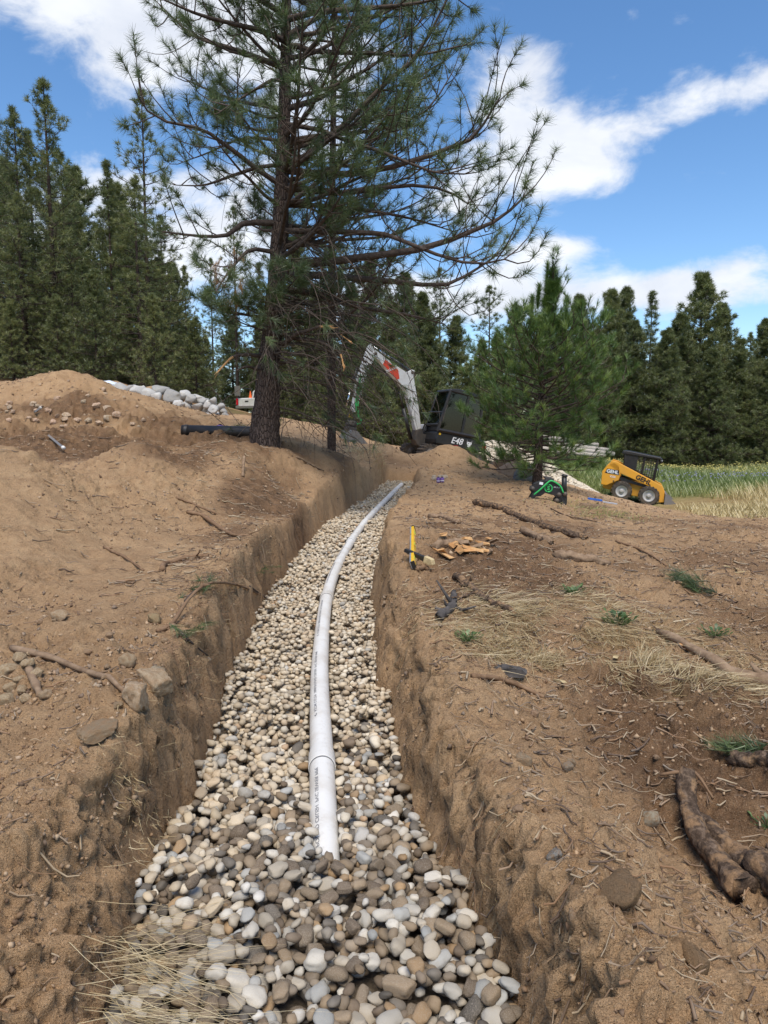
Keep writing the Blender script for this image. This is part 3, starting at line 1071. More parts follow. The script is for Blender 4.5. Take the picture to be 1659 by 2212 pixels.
    Xr = np.tile(np.eye(3), (n, 1, 1)); Xr[:, 1, 1] = np.cos(b_); Xr[:, 1, 2] = -np.sin(b_); Xr[:, 2, 1] = np.sin(b_); Xr[:, 2, 2] = np.cos(b_)
    Yr = np.tile(np.eye(3), (n, 1, 1)); Yr[:, 0, 0] = np.cos(c_); Yr[:, 0, 2] = np.sin(c_); Yr[:, 2, 0] = -np.sin(c_); Yr[:, 2, 2] = np.cos(c_)
    Mx = Rm @ Xr @ Yr * st[:, None, 3:6] * 1.04
    # bed sheet under the stones
    by = np.linspace(0.75, 18.4, 260); bx = np.linspace(0, 1, 24)
    Xb = (XL(by) - .10)[:, None] * (1 - bx)[None] + (XR(by) + .10)[:, None] * bx[None]
    Yb = np.repeat(by[:, None], 24, 1)
    Zb = (ZG(by) - 0.04)[:, None] + 0 * Xb
    i = np.arange(259)[:, None] * 24 + np.arange(23)[None]
    F = np.stack([i, i + 1, i + 25, i + 24], -1).reshape(-1, 4)
    bed = link('gravel_bed', mesh_np('gravel_bed', np.stack([Xb, Yb, Zb], -1).reshape(-1, 3), F, M['grit'], True))
    tag(bed, kind='structure')
    # the 300 that show largest become stones of their own
    dist = np.sqrt(st[:, 0] ** 2 + st[:, 1] ** 2 + (st[:, 2] - CAMZ) ** 2)
    inview = (np.abs(st[:, 0]) < 0.56 * (st[:, 1] + .2)) & (st[:, 1] > 1.5) & vis
    score = np.where(inview, st[:, 3] * st[:, 4] / dist ** 2, -1)
    single = np.argsort(-score)[:300]
    shp3 = []
    for k in range(16):
        V, F3 = stone_shape(rng, 3, 0.22, 0.22, k % 3)
        shp3.append(mesh_np('stone', V, F3, M['stone'], True))
    for i in single:
        o = link('stone', shp3[int(rng.integers(16))], bed)
        o.matrix_local = Matrix([[*Mx[i][0], st[i, 0]], [*Mx[i][1], st[i, 1]], [*Mx[i][2], st[i, 2]], [0, 0, 0, 1]])
        o.color = (*col[i], 1)
    rest = np.ones(n, bool); rest[single] = False
    Vs, Fs, Cs, off = [], [], [], 0
    for sub, sel in ((2, rest & (st[:, 1] < 3.3)), (1, rest & (st[:, 1] >= 3.3))):
        shp = [stone_shape(rng, sub, 0.24 if sub == 2 else 0.10, 0.22, k % 3 if sub == 2 else 0) for k in range(14)]
        ids = np.where(sel)[0]
        V, F, own = batch_stamp(shp, rng.integers(0, 14, len(ids)), Mx[ids], st[ids, :3])
        Vs.append(V); Fs.append(F + off); Cs.append(col[ids][own]); off += len(V)
    o = link('cobbles', mesh_np('cobbles', np.concatenate(Vs), np.concatenate(Fs), M['stones'], True, {'Col': np.concatenate(Cs)}), bed)
    tag(o, kind='stuff')
    print('COBBLES', n)


t = NT('grit')
n = t.noise(70, 5, 0.65)
M['grit'] = t.done(t.ramp(n, [(0.3, (0.13, 0.10, 0.07)), (0.7, (0.30, 0.235, 0.165))]), 0.95, t.bump(n, 0.8, 0.01), spec=0.1)
lay_cobbles()


# ------------------------------------------------------------------ pines
UP = np.array([0, 0, 1.0])


def needles(pos, dr, rng, K, ln, wd, spread=(18, 75), brush=0.6, vb=None):
    """K needles round each twig end; returns V,F,v"""
    N = len(pos)
    d = unit(dr)
    a = np.cross(d, UP + 0.01); a = unit(a); b = np.cross(d, a)
    th = np.radians(spread[0] + (spread[1] - spread[0]) * rng.random((N, K)) ** 0.8)
    ph = rng.random((N, K)) * 2 * np.pi
    n = (np.cos(th)[..., None] * d[:, None] + np.sin(th)[..., None] * (np.cos(ph)[..., None] * a[:, None] + np.sin(ph)[..., None] * b[:, None]))
    L = ln * (0.75 + 0.4 * rng.random((N, K)))
    if np.ndim(ln): L = ln[:, None] * (0.75 + 0.4 * rng.random((N, K)))
    back = -(rng.random((N, K)) * brush)[..., None] * L[..., None] * d[:, None]
    p0 = pos[:, None] + back
    p1 = p0 + n * L[..., None]
    p1[..., 2] -= 0.06 * L
    sd = unit(np.cross(n, rng.normal(size=(N, K, 3)))) * wd * 0.5
    V = np.stack([p0 - sd, p0 + sd, p1], 2).reshape(-1, 3)
    F = np.arange(N * K * 3).reshape(-1, 3)
    v = np.clip(rng.random(N) * 0.7 + 0.1, 0, 1) if vb is None else vb
    v = np.repeat((v[:, None] + (rng.random((N, K)) - .5) * 0.35).reshape(-1), 3)
    return V, F, np.clip(v, 0, 1)


def curl(s, d, L, rng, M_=5, up=0.25, wig=0.10):
    N = len(s)
    t_ = np.linspace(0, 1, M_)
    w = rng.normal(size=(N, 1, 3)) * wig
    P = s[:, None] + d[:, None] * (L[:, None] * t_)[..., None] + UP * ((up * L)[:, None] * t_ ** 2)[..., None] + w * (L[:, None] * np.sin(t_ * 3.0))[..., None]
    return P


def side_shoots(limb, rng, n, t0, lmin, lmax, spread=55):
    """points along a limb polyline and shoot directions left and right of it"""
    m = len(limb)
    ts = t0 + (1 - t0) * (np.arange(n) + rng.random(n)) / n
    seg = ts * (m - 1); i = np.minimum(seg.astype(int), m - 2); f = (seg - i)[:, None]
    p = limb[i] * (1 - f) + limb[i + 1] * f
    tg = unit(limb[i + 1] - limb[i])
    sd = unit(np.cross(tg, UP + rng.normal(size=(n, 3)) * .5))
    sg = np.where(np.arange(n) % 2 == 0, 1, -1)[:, None]
    an = np.radians(spread + rng.normal(size=n) * 14)[:, None]
    d = unit(tg * np.cos(an) + sd * sg * np.sin(an) + UP * (rng.random((n, 1)) * 0.35 - 0.05))
    L = (lmin + (lmax - lmin) * (1 - 0.65 * (ts - t0) / (1 - t0 + 1e-6))) * (0.7 + 0.6 * rng.random(n))
    return p, d, L


def foliage(limbs, rng, K, ln, wd, shoots=8, t0=0.4, lfrac=0.30, up=0.30, tw=0.008, per=(0.55, 0.78, 1.0), spread=(18, 75), mini=0.8):
    """limbs: list of (M,3); returns branch V,F and needle V,F,v"""
    S_, D_, L_ = [], [], []
    for lb in limbs:
        tot = np.linalg.norm(lb[-1] - lb[0])
        n = max(3, int(shoots * (0.6 + 0.25 * tot)))
        p, d, L = side_shoots(lb, rng, n, t0, 0.12 * tot + .08, lfrac * tot + .08)
        S_.append(p); D_.append(d); L_.append(L)
        S_.append(lb[-1:]); D_.append(unit(lb[-1:] - lb[-2:-1])); L_.append(np.array([0.15 * tot + .05]))
    S_, D_, L_ = np.concatenate(S_), np.concatenate(D_), np.concatenate(L_)
    P = curl(S_, D_, L_, rng, 5, up)
    Rr = np.outer(np.clip(L_ * 0.022, tw * .5, tw * 1.6), [1, .85, .7, .55, .35])
    V, F = batch_tubes(P, Rr, 3)
    pos, dr = [], []
    for q in per:
        i = q * 4; k = min(int(i), 3); f = i - k
        p = P[:, k] * (1 - f) + P[:, k + 1] * f
        tg = unit(P[:, k + 1] - P[:, k])
        if q < 1:
            sd = unit(np.cross(tg, UP)) * np.where(rng.random(len(p)) < .5, 1, -1)[:, None]
            d = unit(tg * 0.7 + sd * 0.6 + UP * 0.35 * rng.random((len(p), 1)))
            p = p + d * (0.45 * ln * mini) * (0.5 + rng.random((len(p), 1)))
        else: d = unit(tg + UP * 0.15)
        pos.append(p); dr.append(d)
    pos, dr = np.concatenate(pos), np.concatenate(dr)
    # young outer growth is lighter than the older needles behind it
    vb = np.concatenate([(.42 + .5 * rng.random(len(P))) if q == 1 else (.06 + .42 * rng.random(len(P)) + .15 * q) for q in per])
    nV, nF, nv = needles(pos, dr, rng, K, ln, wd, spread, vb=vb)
    return (V, F), (nV, nF, nv)


def cat_VF(*parts):
    Vs, Fs, off = [], [], 0
    for V, F in parts:
        Vs.append(V); Fs.append(np.asarray(F) + off); off += len(V)
    return np.concatenate(Vs), np.concatenate(Fs)


def limb_line(s, az, pitch0, L, rng, bend=0.35, m=7, wig=0.05):
    t_ = np.linspace(0, 1, m)
    ph = pitch0 + bend * t_ ** 1.5
    a = az + np.cumsum(rng.normal(size=m) * wig)
    st = np.stack([np.cos(ph) * np.sin(a), np.cos(ph) * np.cos(a), np.sin(ph) + rng.normal(size=m) * wig], -1) * (L / (m - 1))
    st[0] = 0
    return s + np.cumsum(st, 0)


def trunk_line(H, r0, rng, lean=(0, 0), m=14, top=0.12):
    t_ = np.linspace(0, 1, m)
    wob = np.cumsum(rng.normal(size=(m, 2)) * 0.006 * H / m, 0); wob[0] = 0
    P = np.stack([lean[0] * t_ + wob[:, 0], lean[1] * t_ + wob[:, 1], H * t_], -1)
    rr = r0 * (1 - (1 - top) * t_ ** 0.9); rr[0] *= 1.25
    return P, rr


def pine_meshes(name, seed, H, r0, cb, Rm, nl, K=10, ln=0.26, wd=0.035, shoots=6, shape=0.8, per=(0.55, 1.0), nmat='needle_far', dead=30, lowpitch=-0.15):
    rng = np.random.default_rng(seed)
    P, rr = trunk_line(H, r0, rng)
    P[0, 2] -= 0.4
    tV, tF = batch_tubes(P[None], rr[None], 9)
    limbs, lr = [], []
    for k in range(nl):
        f = cb + (1 - cb) * ((k + rng.random()) / nl)
        z = f * H
        g = (1 - f) / (1 - cb)
        L = Rm * (0.10 + 0.9 * min(1, g * 1.15) ** shape) * (0.28 + 0.95 * rng.random())
        if rng.random() < 0.08: L *= 1.3
        az = k * 2.399 + rng.normal() * .4
        s = np.array([np.interp(z, P[:, 2], P[:, 0]), np.interp(z, P[:, 2], P[:, 1]), z])
        pitch = lowpitch + (0.9 - lowpitch) * (1 - g) ** 1.6 + rng.normal() * .1
        limbs.append(limb_line(s, az, pitch, L, rng, 0.35)); lr.append(max(.012, 0.03 * L * .6))
    L7 = np.array(limbs)
    bV, bF = batch_tubes(L7, np.array(lr)[:, None] * np.linspace(1, .3, 7)[None], 3)
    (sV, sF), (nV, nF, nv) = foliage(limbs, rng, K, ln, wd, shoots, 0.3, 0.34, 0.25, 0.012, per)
    dl = []
    for k in range(dead):
        z = (0.04 + rng.random() * max(cb, .12) * 1.2) * H
        s = np.array([np.interp(z, P[:, 2], P[:, 0]), np.interp(z, P[:, 2], P[:, 1]), z])
        dl.append(limb_line(s, rng.random() * 6.28, .1, Rm * (.3 + .6 * rng.random()), rng, -1.0, 7, .18))
    parts = [(bV, bF), (sV, sF)]
    mid = np.zeros(len(bF) + len(sF), int)
    if dl:
        dV, dF = batch_tubes(np.array(dl), np.full((len(dl), 1), .016) * np.linspace(1, .3, 7)[None], 3)
        parts.append((dV, dF)); mid = np.concatenate([mid, np.ones(len(dF), int)])
    V, F = cat_VF(*parts)
    return (mesh_np(name + '_trunk', tV, tF, M['bark'], True),
            mesh_np(name + '_branches', V, F, None, True, mats=[M['branch'], M['dead']], midx=mid),
            mesh_np(name + '_crown', nV, nF, M[nmat], False, {'v': nv}), H)


def place_pine(kit, loc, h, yaw, label, group, wide=1.0, cat='tree', name='pine_tree'):
    s = h / kit[3]
    root = thing(name, label, cat, loc, (0, 0, yaw), group)
    for nm, me in (('trunk', kit[0]), ('branches', kit[1]), ('crown', kit[2])):
        o = link(nm, me, root)
        o.scale = (s * wide, s * wide, s)
    return root


def forest():
    kits = {
        'tall': pine_meshes('tall_pine', 11, 15, .20, .22, 2.5, 84, K=13, ln=.30, wd=.025, shoots=8, shape=.7, dead=46),
        'tall2': pine_meshes('tall_pine_b', 12, 15, .19, .17, 2.4, 92, K=13, ln=.30, wd=.025, shoots=8, shape=.75, dead=46),
        'sparse': pine_meshes('sparse_pine', 13, 15, .16, .26, 2.3, 64, K=14, ln=.30, wd=.026, shoots=6, shape=.55, per=(.8, 1.0), dead=30),
        'slim': pine_meshes('slim_pine', 14, 13, .13, .10, 1.4, 95, K=12, ln=.28, wd=.027, shoots=7, shape=.8, dead=24),
        'bushy': pine_meshes('bushy_pine', 15, 13, .18, .03, 3.0, 165, K=12, ln=.34, wd=.036, shoots=10, shape=.7, per=(.5, .8, 1.0), dead=16),
        'bushy2': pine_meshes('bushy_pine_b', 16, 13, .18, .03, 2.7, 165, K=12, ln=.34, wd=.036, shoots=10, shape=.62, per=(.5, .8, 1.0), dead=16),
        'low': pine_meshes('low_pine', 17, 7, .10, .03, 1.9, 100, K=12, ln=.26, wd=.03, shoots=9, shape=.7, dead=20),
    }
    rng = np.random.default_rng(5)
    txt = {'tall': 'tall dark pine with bare lower trunk in the stand behind the boulder wall',
           'tall2': 'tall dark pine with bare lower trunk in the stand behind the boulder wall',
           'sparse': 'tall thin-crowned pine with open branches showing sky in the forest edge',
           'slim': 'narrow pointed pine rising among broader pines at the forest edge',
           'bushy': 'full bushy pine branched down to the ground at the forest edge',
           'bushy2': 'full bushy pine branched down to the ground at the forest edge',
           'low': 'short pine filling the forest edge beneath taller pines'}

    def put(k, px, ytop, d, wide=1.0, where=None):
        top = at(px, ytop, d)
        z = g1(top.x, d)
        h = max(2.5, top.z - z)
        lab = txt[k]
        grp = 'pines of the forest edge, ' + {'tall2': 'tall', 'bushy2': 'bushy'}.get(k, k)
        if where: lab, grp = where[0], where[1]
        place_pine(kits[k], (top.x, d, z - 0.05), h, rng.random() * 6.28, lab, grp, wide)
    own = {(95, 183): ('tallest pointed pine of the stand behind the tall spoil heap', None), (302, 196): ('tall open-crowned pine rising above the bushier pines behind the boulder wall', None),
           (230, 350): ('narrow spire-like pine beside the tall open-crowned pine', None), (290, 385): ('broad leafy pine standing right in front of the tall open-crowned pine', None),
           (1519, 600): ('tallest broad pine of the stand beyond the meadow', None), (1410, 632): ('narrow pine standing apart against the sky beyond the meadow', None), (1622, 722): ('bare-stemmed tall pine at the meadow end of the far stand', None)}
    # left stand
    for a in [('tall', 95, 183, 34, 1.05), ('tall2', 28, 238, 33), ('tall', -40, 170, 36, 1.1), ('tall2', 60, 290, 38), ('sparse', 302, 196, 37, 1.0), ('slim', 230, 350, 35),
              ('tall2', 290, 385, 34, 1.25), ('slim', 172, 470, 36), ('tall', 150, 520, 33, .9), ('tall2', 130, 330, 40), ('low', 200, 590, 31), ('tall', 345, 470, 38, 1.1),
              ('tall2', 35, 420, 32, 1.0), ('low', 330, 640, 31), ('low', 120, 640, 31), ('low', 20, 650, 31), ('slim', 398, 575, 37), ('low', 420, 690, 33, 1.1), ('sparse', 505, 450, 62, .9),
              ('tall2', -90, 330, 34), ('bushy2', -60, 500, 32)]:
        put(*a, **({} if len(a) == 5 else {'wide': 1.0}), where=own.get(a[1:3]))
    rear = ('dark pine in the rear rows of the stand behind the boulder wall', 'rear pines behind the boulder wall')
    for k in range(15):
        put(['tall2', 'bushy', 'bushy2'][k % 3], -120 + k * 36 + rng.normal() * 10, 330 + abs(rng.normal()) * 130 + (120 if k > 10 else 0), 43 + rng.random() * 8, 1.0, rear)
    for k in range(11):
        put(['low', 'bushy2', 'low'][k % 3], -70 + k * 50 + rng.normal() * 12, 690 + rng.random() * 60, 36 + rng.random() * 6, 1.3, ('low spreading pine under the tall trees behind the boulder wall', 'low pines behind the boulder wall'))
    # behind the big pine and the excavator
    mid = [('low pine in the undergrowth behind the excavator and the big pine', 'low pines behind the excavator'), ('thin see-through pine behind the excavator and the big pine', 'thin pines behind the excavator'), ('full green pine behind the excavator and the big pine', 'full pines behind the excavator')]
    for a in [('sparse', 455, 560, 60, .9), ('slim', 560, 570, 62), ('bushy', 640, 520, 40, .9), ('tall2', 720, 430, 36, .9), ('bushy2', 800, 560, 38), ('bushy', 875, 600, 42), ('sparse', 950, 580, 44, 1.1), ('sparse', 1058, 618, 50, 1.2),
              ('bushy2', 985, 690, 40), ('low', 870, 740, 31, 1.15), ('low', 760, 760, 30, 1.15), ('low', 660, 740, 33, 1.2), ('low', 545, 780, 64, 1.2), ('bushy', 1117, 668, 52), ('bushy2', 1040, 740, 44), ('bushy', 930, 700, 36), ('low', 1010, 790, 33, 1.1),
              ('bushy2', 590, 650, 62, 1.2), ('bushy', 500, 690, 66, 1.2), ('bushy2', 700, 650, 52, 1.2), ('bushy', 780, 680, 52, 1.2), ('bushy', 680, 640, 33, .9), ('bushy2', 760, 620, 35, 1.0), ('bushy', 850, 660, 34, 1.0), ('bushy2', 915, 640, 38, 1.0), ('bushy', 560, 700, 64, 1.0), ('bushy2', 445, 730, 40, .9), ('bushy', 1075, 730, 40, .9), ('low', 610, 780, 34, 1.3), ('low', 930, 800, 31, 1.3), ('low', 1090, 820, 33, 1.3), ('low', 480, 800, 66, 1.6), ('low', 700, 800, 30, 1.2), ('low', 820, 810, 30, 1.2)]:
        put(*a, **({} if len(a) == 5 else {'wide': 1.0}), where=mid[{'low': 0, 'sparse': 1, 'slim': 1}.get(a[0], 2)])
    rt = ('dense dark pine in the stand beyond the meadow', 'pines beyond the meadow')
    for a in [('bushy2', 1254, 647, 62, 1.0), ('bushy', 1322, 637, 66, .9), ('bushy', 1352, 634, 68, .8), ('slim', 1410, 632, 64, 1.1), ('bushy2', 1519, 600, 66, 1.05), ('bushy2', 1563, 664, 68), ('bushy', 1470, 690, 64),
              ('tall2', 1622, 722, 68, 1.1), ('bushy', 1655, 700, 70, 1.0), ('bushy2', 1180, 700, 62), ('bushy', 1215, 720, 66), ('bushy2', 1370, 700, 61, 1.0), ('bushy', 1440, 720, 60, 1.0), ('bushy2', 1600, 740, 63, 1.0),
              ('bushy', 1290, 720, 60, 1.0), ('bushy2', 1710, 700, 66), ('bushy', 1540, 760, 61, 1.1), ('bushy2', 1660, 780, 62, 1.1), ('bushy', 1770, 690, 70), ('bushy', 1240, 780, 58, 1.0)]: put(*a, **({} if len(a) == 5 else {'wide': 1.0}), where=own.get(a[1:3], rt))
    for k in range(12):
        put(['bushy', 'bushy2'][k % 2], 1150 + k * 58 + rng.normal() * 12, 740 + rng.random() * 60, 74 + rng.random() * 10, 1.35, rt)


forest()


def hand_limb(pts, d0, d1, m=9):
    """limb through survey-sheet points from distance d0 at the trunk to d1 at the tip"""
    dd = np.linspace(d0, d1, len(pts))
    return smooth_pts([at(p[0], p[1], d) for p, d in zip(pts, dd)], m)


def big_pine():
    rng = np.random.default_rng(21)
    D = 12.0
    base = at(572, 962, D); base.z = g1(base.x, D)
    root = thing('big_pine_tree', 'big old pine with rough trunk, bare hanging twigs and broken lower limbs beside the trench', 'tree', base)
    inv = np.array(base)
    axis = smooth_pts([np.array(base) - [0, 0, .35], at(572, 940, D), at(584, 760, D), at(601, 560, D + .05), at(612, 330, D + .1), at(617, 120, D + .15), at(622, -160, D + .2), at(628, -420, D + .2)], 60) - inv
    w = np.interp(axis[:, 2] + inv[2], [at(0, y, D).z for y in (962, 900, 800, 600, 400, 200, 20, -420)], [.25, .215, .172, .138, .116, .098, .080, .03])
    V, F = batch_tubes(axis[None], w[None], 26)
    # furrowed plates of bark
    c = np.repeat(axis, 26, 0)
    dirn = unit(V - c)
    ang = np.arctan2(dirn[:, 1], dirn[:, 0])
    q = np.stack([np.cos(ang) * 3.2, np.sin(ang) * 3.2, V[:, 2] * 2.4], -1)
    V = V + dirn * (np.abs(fbm(q * 1.6, 3, .55, seed=3)) * 0.045 * np.repeat(w, 26) / .25 - .01)[:, None]
    link('trunk', mesh_np('trunk', V, F, M['bark'], True), root)

    def ax(y):
        z = at(0, y, D).z - inv[2]
        return np.array([np.interp(z, axis[:, 2], axis[:, k]) for k in range(3)]) + inv
    hand = [  # survey points from trunk outward, distance change to tip, start radius, leafy from
        ([(598, 78), (540, 60), (440, 35), (355, 0)], -.9, .05, .35), ([(592, 138), (500, 105), (415, 75), (345, 10)], .5, .05, .35), ([(600, 165), (540, 200), (470, 245)], -1.1, .03, .3),
        ([(592, 398), (530, 345), (472, 303), (433, 278), (338, 256), (298, 208)], -.7, .045, .32), ([(590, 350), (500, 380), (440, 400), (380, 400)], .8, .035, .3), ([(592, 300), (520, 300), (450, 330), (395, 350)], 1.1, .03, .3),
        ([(583, 480), (523, 484), (491, 508), (430, 510), (348, 500)], -.4, .055, .55), ([(590, 545), (540, 540), (500, 580), (465, 630)], -1.0, .04, .5), ([(585, 230), (520, 220), (440, 190), (390, 165)], 1.0, .035, .3),
        ([(600, 20), (520, -20), (420, -60)], -.6, .05, .3), ([(610, -60), (500, -120), (400, -110)], .5, .05, .3),
        ([(640, 574), (778, 556), (917, 536), (1019, 499), (1081, 471), (1138, 420)], .3, .075, .45), ([(640, 589), (771, 601), (864, 609), (957, 616), (1019, 588), (1078, 548)], 1.0, .065, .5),
        ([(632, 496), (787, 503), (840, 508), (930, 545), (1020, 570), (1090, 560)], -1.0, .05, .45), ([(632, 400), (725, 417), (785, 412), (880, 400), (960, 410), (1010, 440)], .9, .06, .4),
        ([(631, 360), (687, 319), (757, 258), (833, 179), (903, 117), (965, 0)], -.5, .065, .4), ([(637, 229), (692, 211), (754, 173), (820, 130), (900, 60)], .9, .05, .35),
        ([(631, 363), (730, 378), (862, 357), (979, 316), (1026, 293), (1080, 210)], -.4, .06, .45), ([(628, 158), (681, 94), (710, 56), (733, -20)], -.9, .05, .35), ([(631, 88), (669, 110), (800, 115), (900, 120), (990, 100)], .3, .05, .4),
        ([(631, 70), (716, 18), (800, -50)], .7, .05, .3), ([(635, 300), (720, 290), (820, 280), (920, 240), (975, 160)], 1.3, .045, .4), ([(636, 440), (760, 450), (880, 470), (980, 500)], 1.5, .045, .4),
        ([(640, 260), (740, 300), (830, 330), (930, 370), (985, 375)], -1.4, .04, .45), ([(630, 30), (760, 20), (880, 10), (985, -10)], -.6, .05, .3), ([(640, 620), (760, 660), (880, 680), (960, 700)], 1.2, .05, .6),
        ([(625, -60), (760, -120), (900, -130)], .3, .05, .3)]
    limbs, rad, t0s = [], [], []
    for pts, dd, r, t0 in hand:
        lb = hand_limb(pts, D, D + dd * 1.5)
        lb[0] = ax(pts[0][1]); limbs.append(lb - inv); rad.append(r); t0s.append(t0)
    # limbs towards and away from the viewer fill the crown
    for k in range(44):
        y = -150 + 760 * rng.random()
        s = ax(y) - inv
        az = rng.random() * 6.28
        L = (1.0 + 1.6 * rng.random()) * (0.75 if math.sin(az) < -.3 else 1.05)
        limbs.append(limb_line(s, az, .05 + .25 * rng.random(), L, rng, .5, 9, .07)); rad.append(.016 + .012 * L); t0s.append(.35)
    # the low green clump in front of the trunk
    for k in range(9):
        s = ax(625 + 90 * rng.random()) - inv
        limbs.append(limb_line(s, R(180) + rng.normal() * .8, .0, .7 + .5 * rng.random(), rng, .2, 9, .1)); rad.append(.022); t0s.append(.2)
    limbs = [np.array(l) for l in limbs]
    LV, LF = batch_tubes(np.array(limbs), np.array(rad)[:, None] * np.linspace(1, .22, 9)[None], 7)
    allV, allF, allM = [(LV, LF)], [], [np.zeros(len(LF), int)]
    nVs = []
    for t0 in sorted(set(t0s)):
        grp = [l for l, q in zip(limbs, t0s) if q == t0]
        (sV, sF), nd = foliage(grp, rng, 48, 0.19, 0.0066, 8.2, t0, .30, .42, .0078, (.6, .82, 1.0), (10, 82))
        allV.append((sV, sF)); allM.append(np.zeros(len(sF), int)); nVs.append(nd)
    # bare hanging twigs, most of them below the crown on the trench side
    st, di, Ls = [], [], []
    for k in range(560):
        lb = limbs[int(rng.integers(0, len(hand)))] if k < 250 else None
        if lb is not None:
            i = int(rng.integers(1, 6)); s = lb[i]
        else:
            y = 470 + 430 * rng.random() ** 1.1; s = ax(y) - inv
            L0 = rng.random() * 1.9; azz = R(90) + rng.normal() * .9
            s = s + np.array([math.sin(azz) * L0, math.cos(azz) * L0 * .9, -.15 * L0])
        a = rng.random() * 6.28 if lb is not None else R(90) + rng.normal() * 1.1
        st.append(s); di.append([math.sin(a), math.cos(a) * .8, .35 * rng.normal()]); Ls.append(.3 + .75 * rng.random() ** 1.5)
    P = curl(np.array(st), unit(np.array(di)), np.array(Ls), rng, 8, -.75, .16)
    tV, tF = batch_tubes(P, np.array(Ls)[:, None] * np.linspace(.0095, .0035, 8)[None], 3)
    allV.append((tV, tF)); allM.append(np.ones(len(tF), int))
    # dead drooping limbs on the trench side
    dl = []
    for k in range(34):
        s = ax(560 + 340 * rng.random()) - inv
        dl.append(limb_line(s, R(88) + rng.normal() * .8, -.05 + .15 * rng.normal(), .9 + 1.4 * rng.random(), rng, -.75, 9, .14))
    for k in range(24):
        s = ax(560 + 230 * rng.random()) - inv
        dl.append(limb_line(s, R(88) + rng.normal() * .35, .05 + .1 * rng.normal(), 1.7 + 1.5 * rng.random(), rng, -.9, 9, .12))
    dV, dF = batch_tubes(np.array(dl), (.012 + .012 * rng.random((len(dl), 1))) * np.linspace(1, .25, 9)[None], 5)
    allV.append((dV, dF)); allM.append(np.ones(len(dF), int))
    # twigs on the dead limbs
    S_, D_, L_ = [], [], []
    for lb in dl:
        p, d, L = side_shoots(lb, rng, 7, .2, .2, .6, 50); S_.append(p); D_.append(d); L_.append(L)
    P = curl(np.concatenate(S_), np.concatenate(D_), np.concatenate(L_), rng, 7, -.6, .14)
    tV, tF = batch_tubes(P, np.linspace(.006, .0025, 7)[None] * np.ones((len(P), 1)), 3)
    allV.append((tV, tF)); allM.append(np.ones(len(tF), int))
    # a few still-green tips on the drooping limbs
    tipp = np.array([lb[-1 - int(rng.integers(0, 3))] for lb in dl for _ in range(3)]) + rng.normal(size=(len(dl) * 3, 3)) * .09
    nVs.append(needles(tipp, np.array([.4, 0, -.5])[None] + rng.normal(size=tipp.shape) * .4, rng, 44, .18, .0062, (8, 60)))
    V, F = cat_VF(*allV)
    link('branches', mesh_np('branches', V, F, None, True, mats=[M['branch'], M['dead']], midx=np.concatenate(allM)), root)
    nV = np.concatenate([n[0] for n in nVs]); nv = np.concatenate([n[2] for n in nVs])
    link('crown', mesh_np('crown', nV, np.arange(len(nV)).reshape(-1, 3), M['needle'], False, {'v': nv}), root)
    # broken limbs with pale torn ends
    for pts, r, torn in [([(566, 770), (535, 766), (506, 770), (490, 782), (471, 803)], .035, 2), ([(560, 800), (535, 792), (512, 800)], .03, 0),
                         ([(610, 745), (640, 722), (660, 716), (690, 706), (714, 706)], .04, 1), ([(714, 706), (735, 722), (757, 738)], .012, 2), ([(620, 730), (685, 737), (716, 752), (735, 764), (743, 795)], .03, 1)]:
        lb = hand_limb(pts, D - .05, D - .75, 14) - inv
        m = 14
        rr = r * np.linspace(1, .45, m)
        k = {0: m, 1: m - 4, 2: m - 7}[torn]
        b = MB().tube(lb[:k + 1] if k < m else lb, rr[:k + 1] if k < m else rr, 8).build('broken_limb', M['branch'], root, True)
        if k < m:
            # torn splinters
            q = MB().tube(lb[k:], rr[k:] * .8, 6)
            tip = lb[-1]; dr = unit(lb[-1] - lb[-3])
            for j in range(4):
                e = tip + dr * (.05 + .09 * rng.random()) + rng.normal(size=3) * .02
                q.tube([lb[-2], (lb[-2] + e) / 2 + rng.normal(size=3) * .008, e], [.010, .006, .002], 4)
            q.build('torn_wood', M['fresh'], b)
    # a dead orange spray
    c = [(500, 585), (468, 592), (485, 620), (520, 612), (497, 655), (525, 560), (470, 570), (510, 640)]
    pos = np.array([np.array(at(x, y, D - .75)) for x, y in c]) - inv
    pos = np.concatenate([pos, pos + rng.normal(size=pos.shape) * .08])
    nV, nF, nv = needles(pos, np.array([-.2, -.1, -1.0])[None] + rng.normal(size=pos.shape) * .5, rng, 32, .2, .005, (8, 50))
    o = link('dead_needle_spray', mesh_np('dead_needles', nV, nF, M['needle_dead'], False, {'v': nv}), root); o['label'] = 'dry orange needles on a snapped twig'
    print('BIG PINE tris', len(F) * 2 + len(nv) // 3)


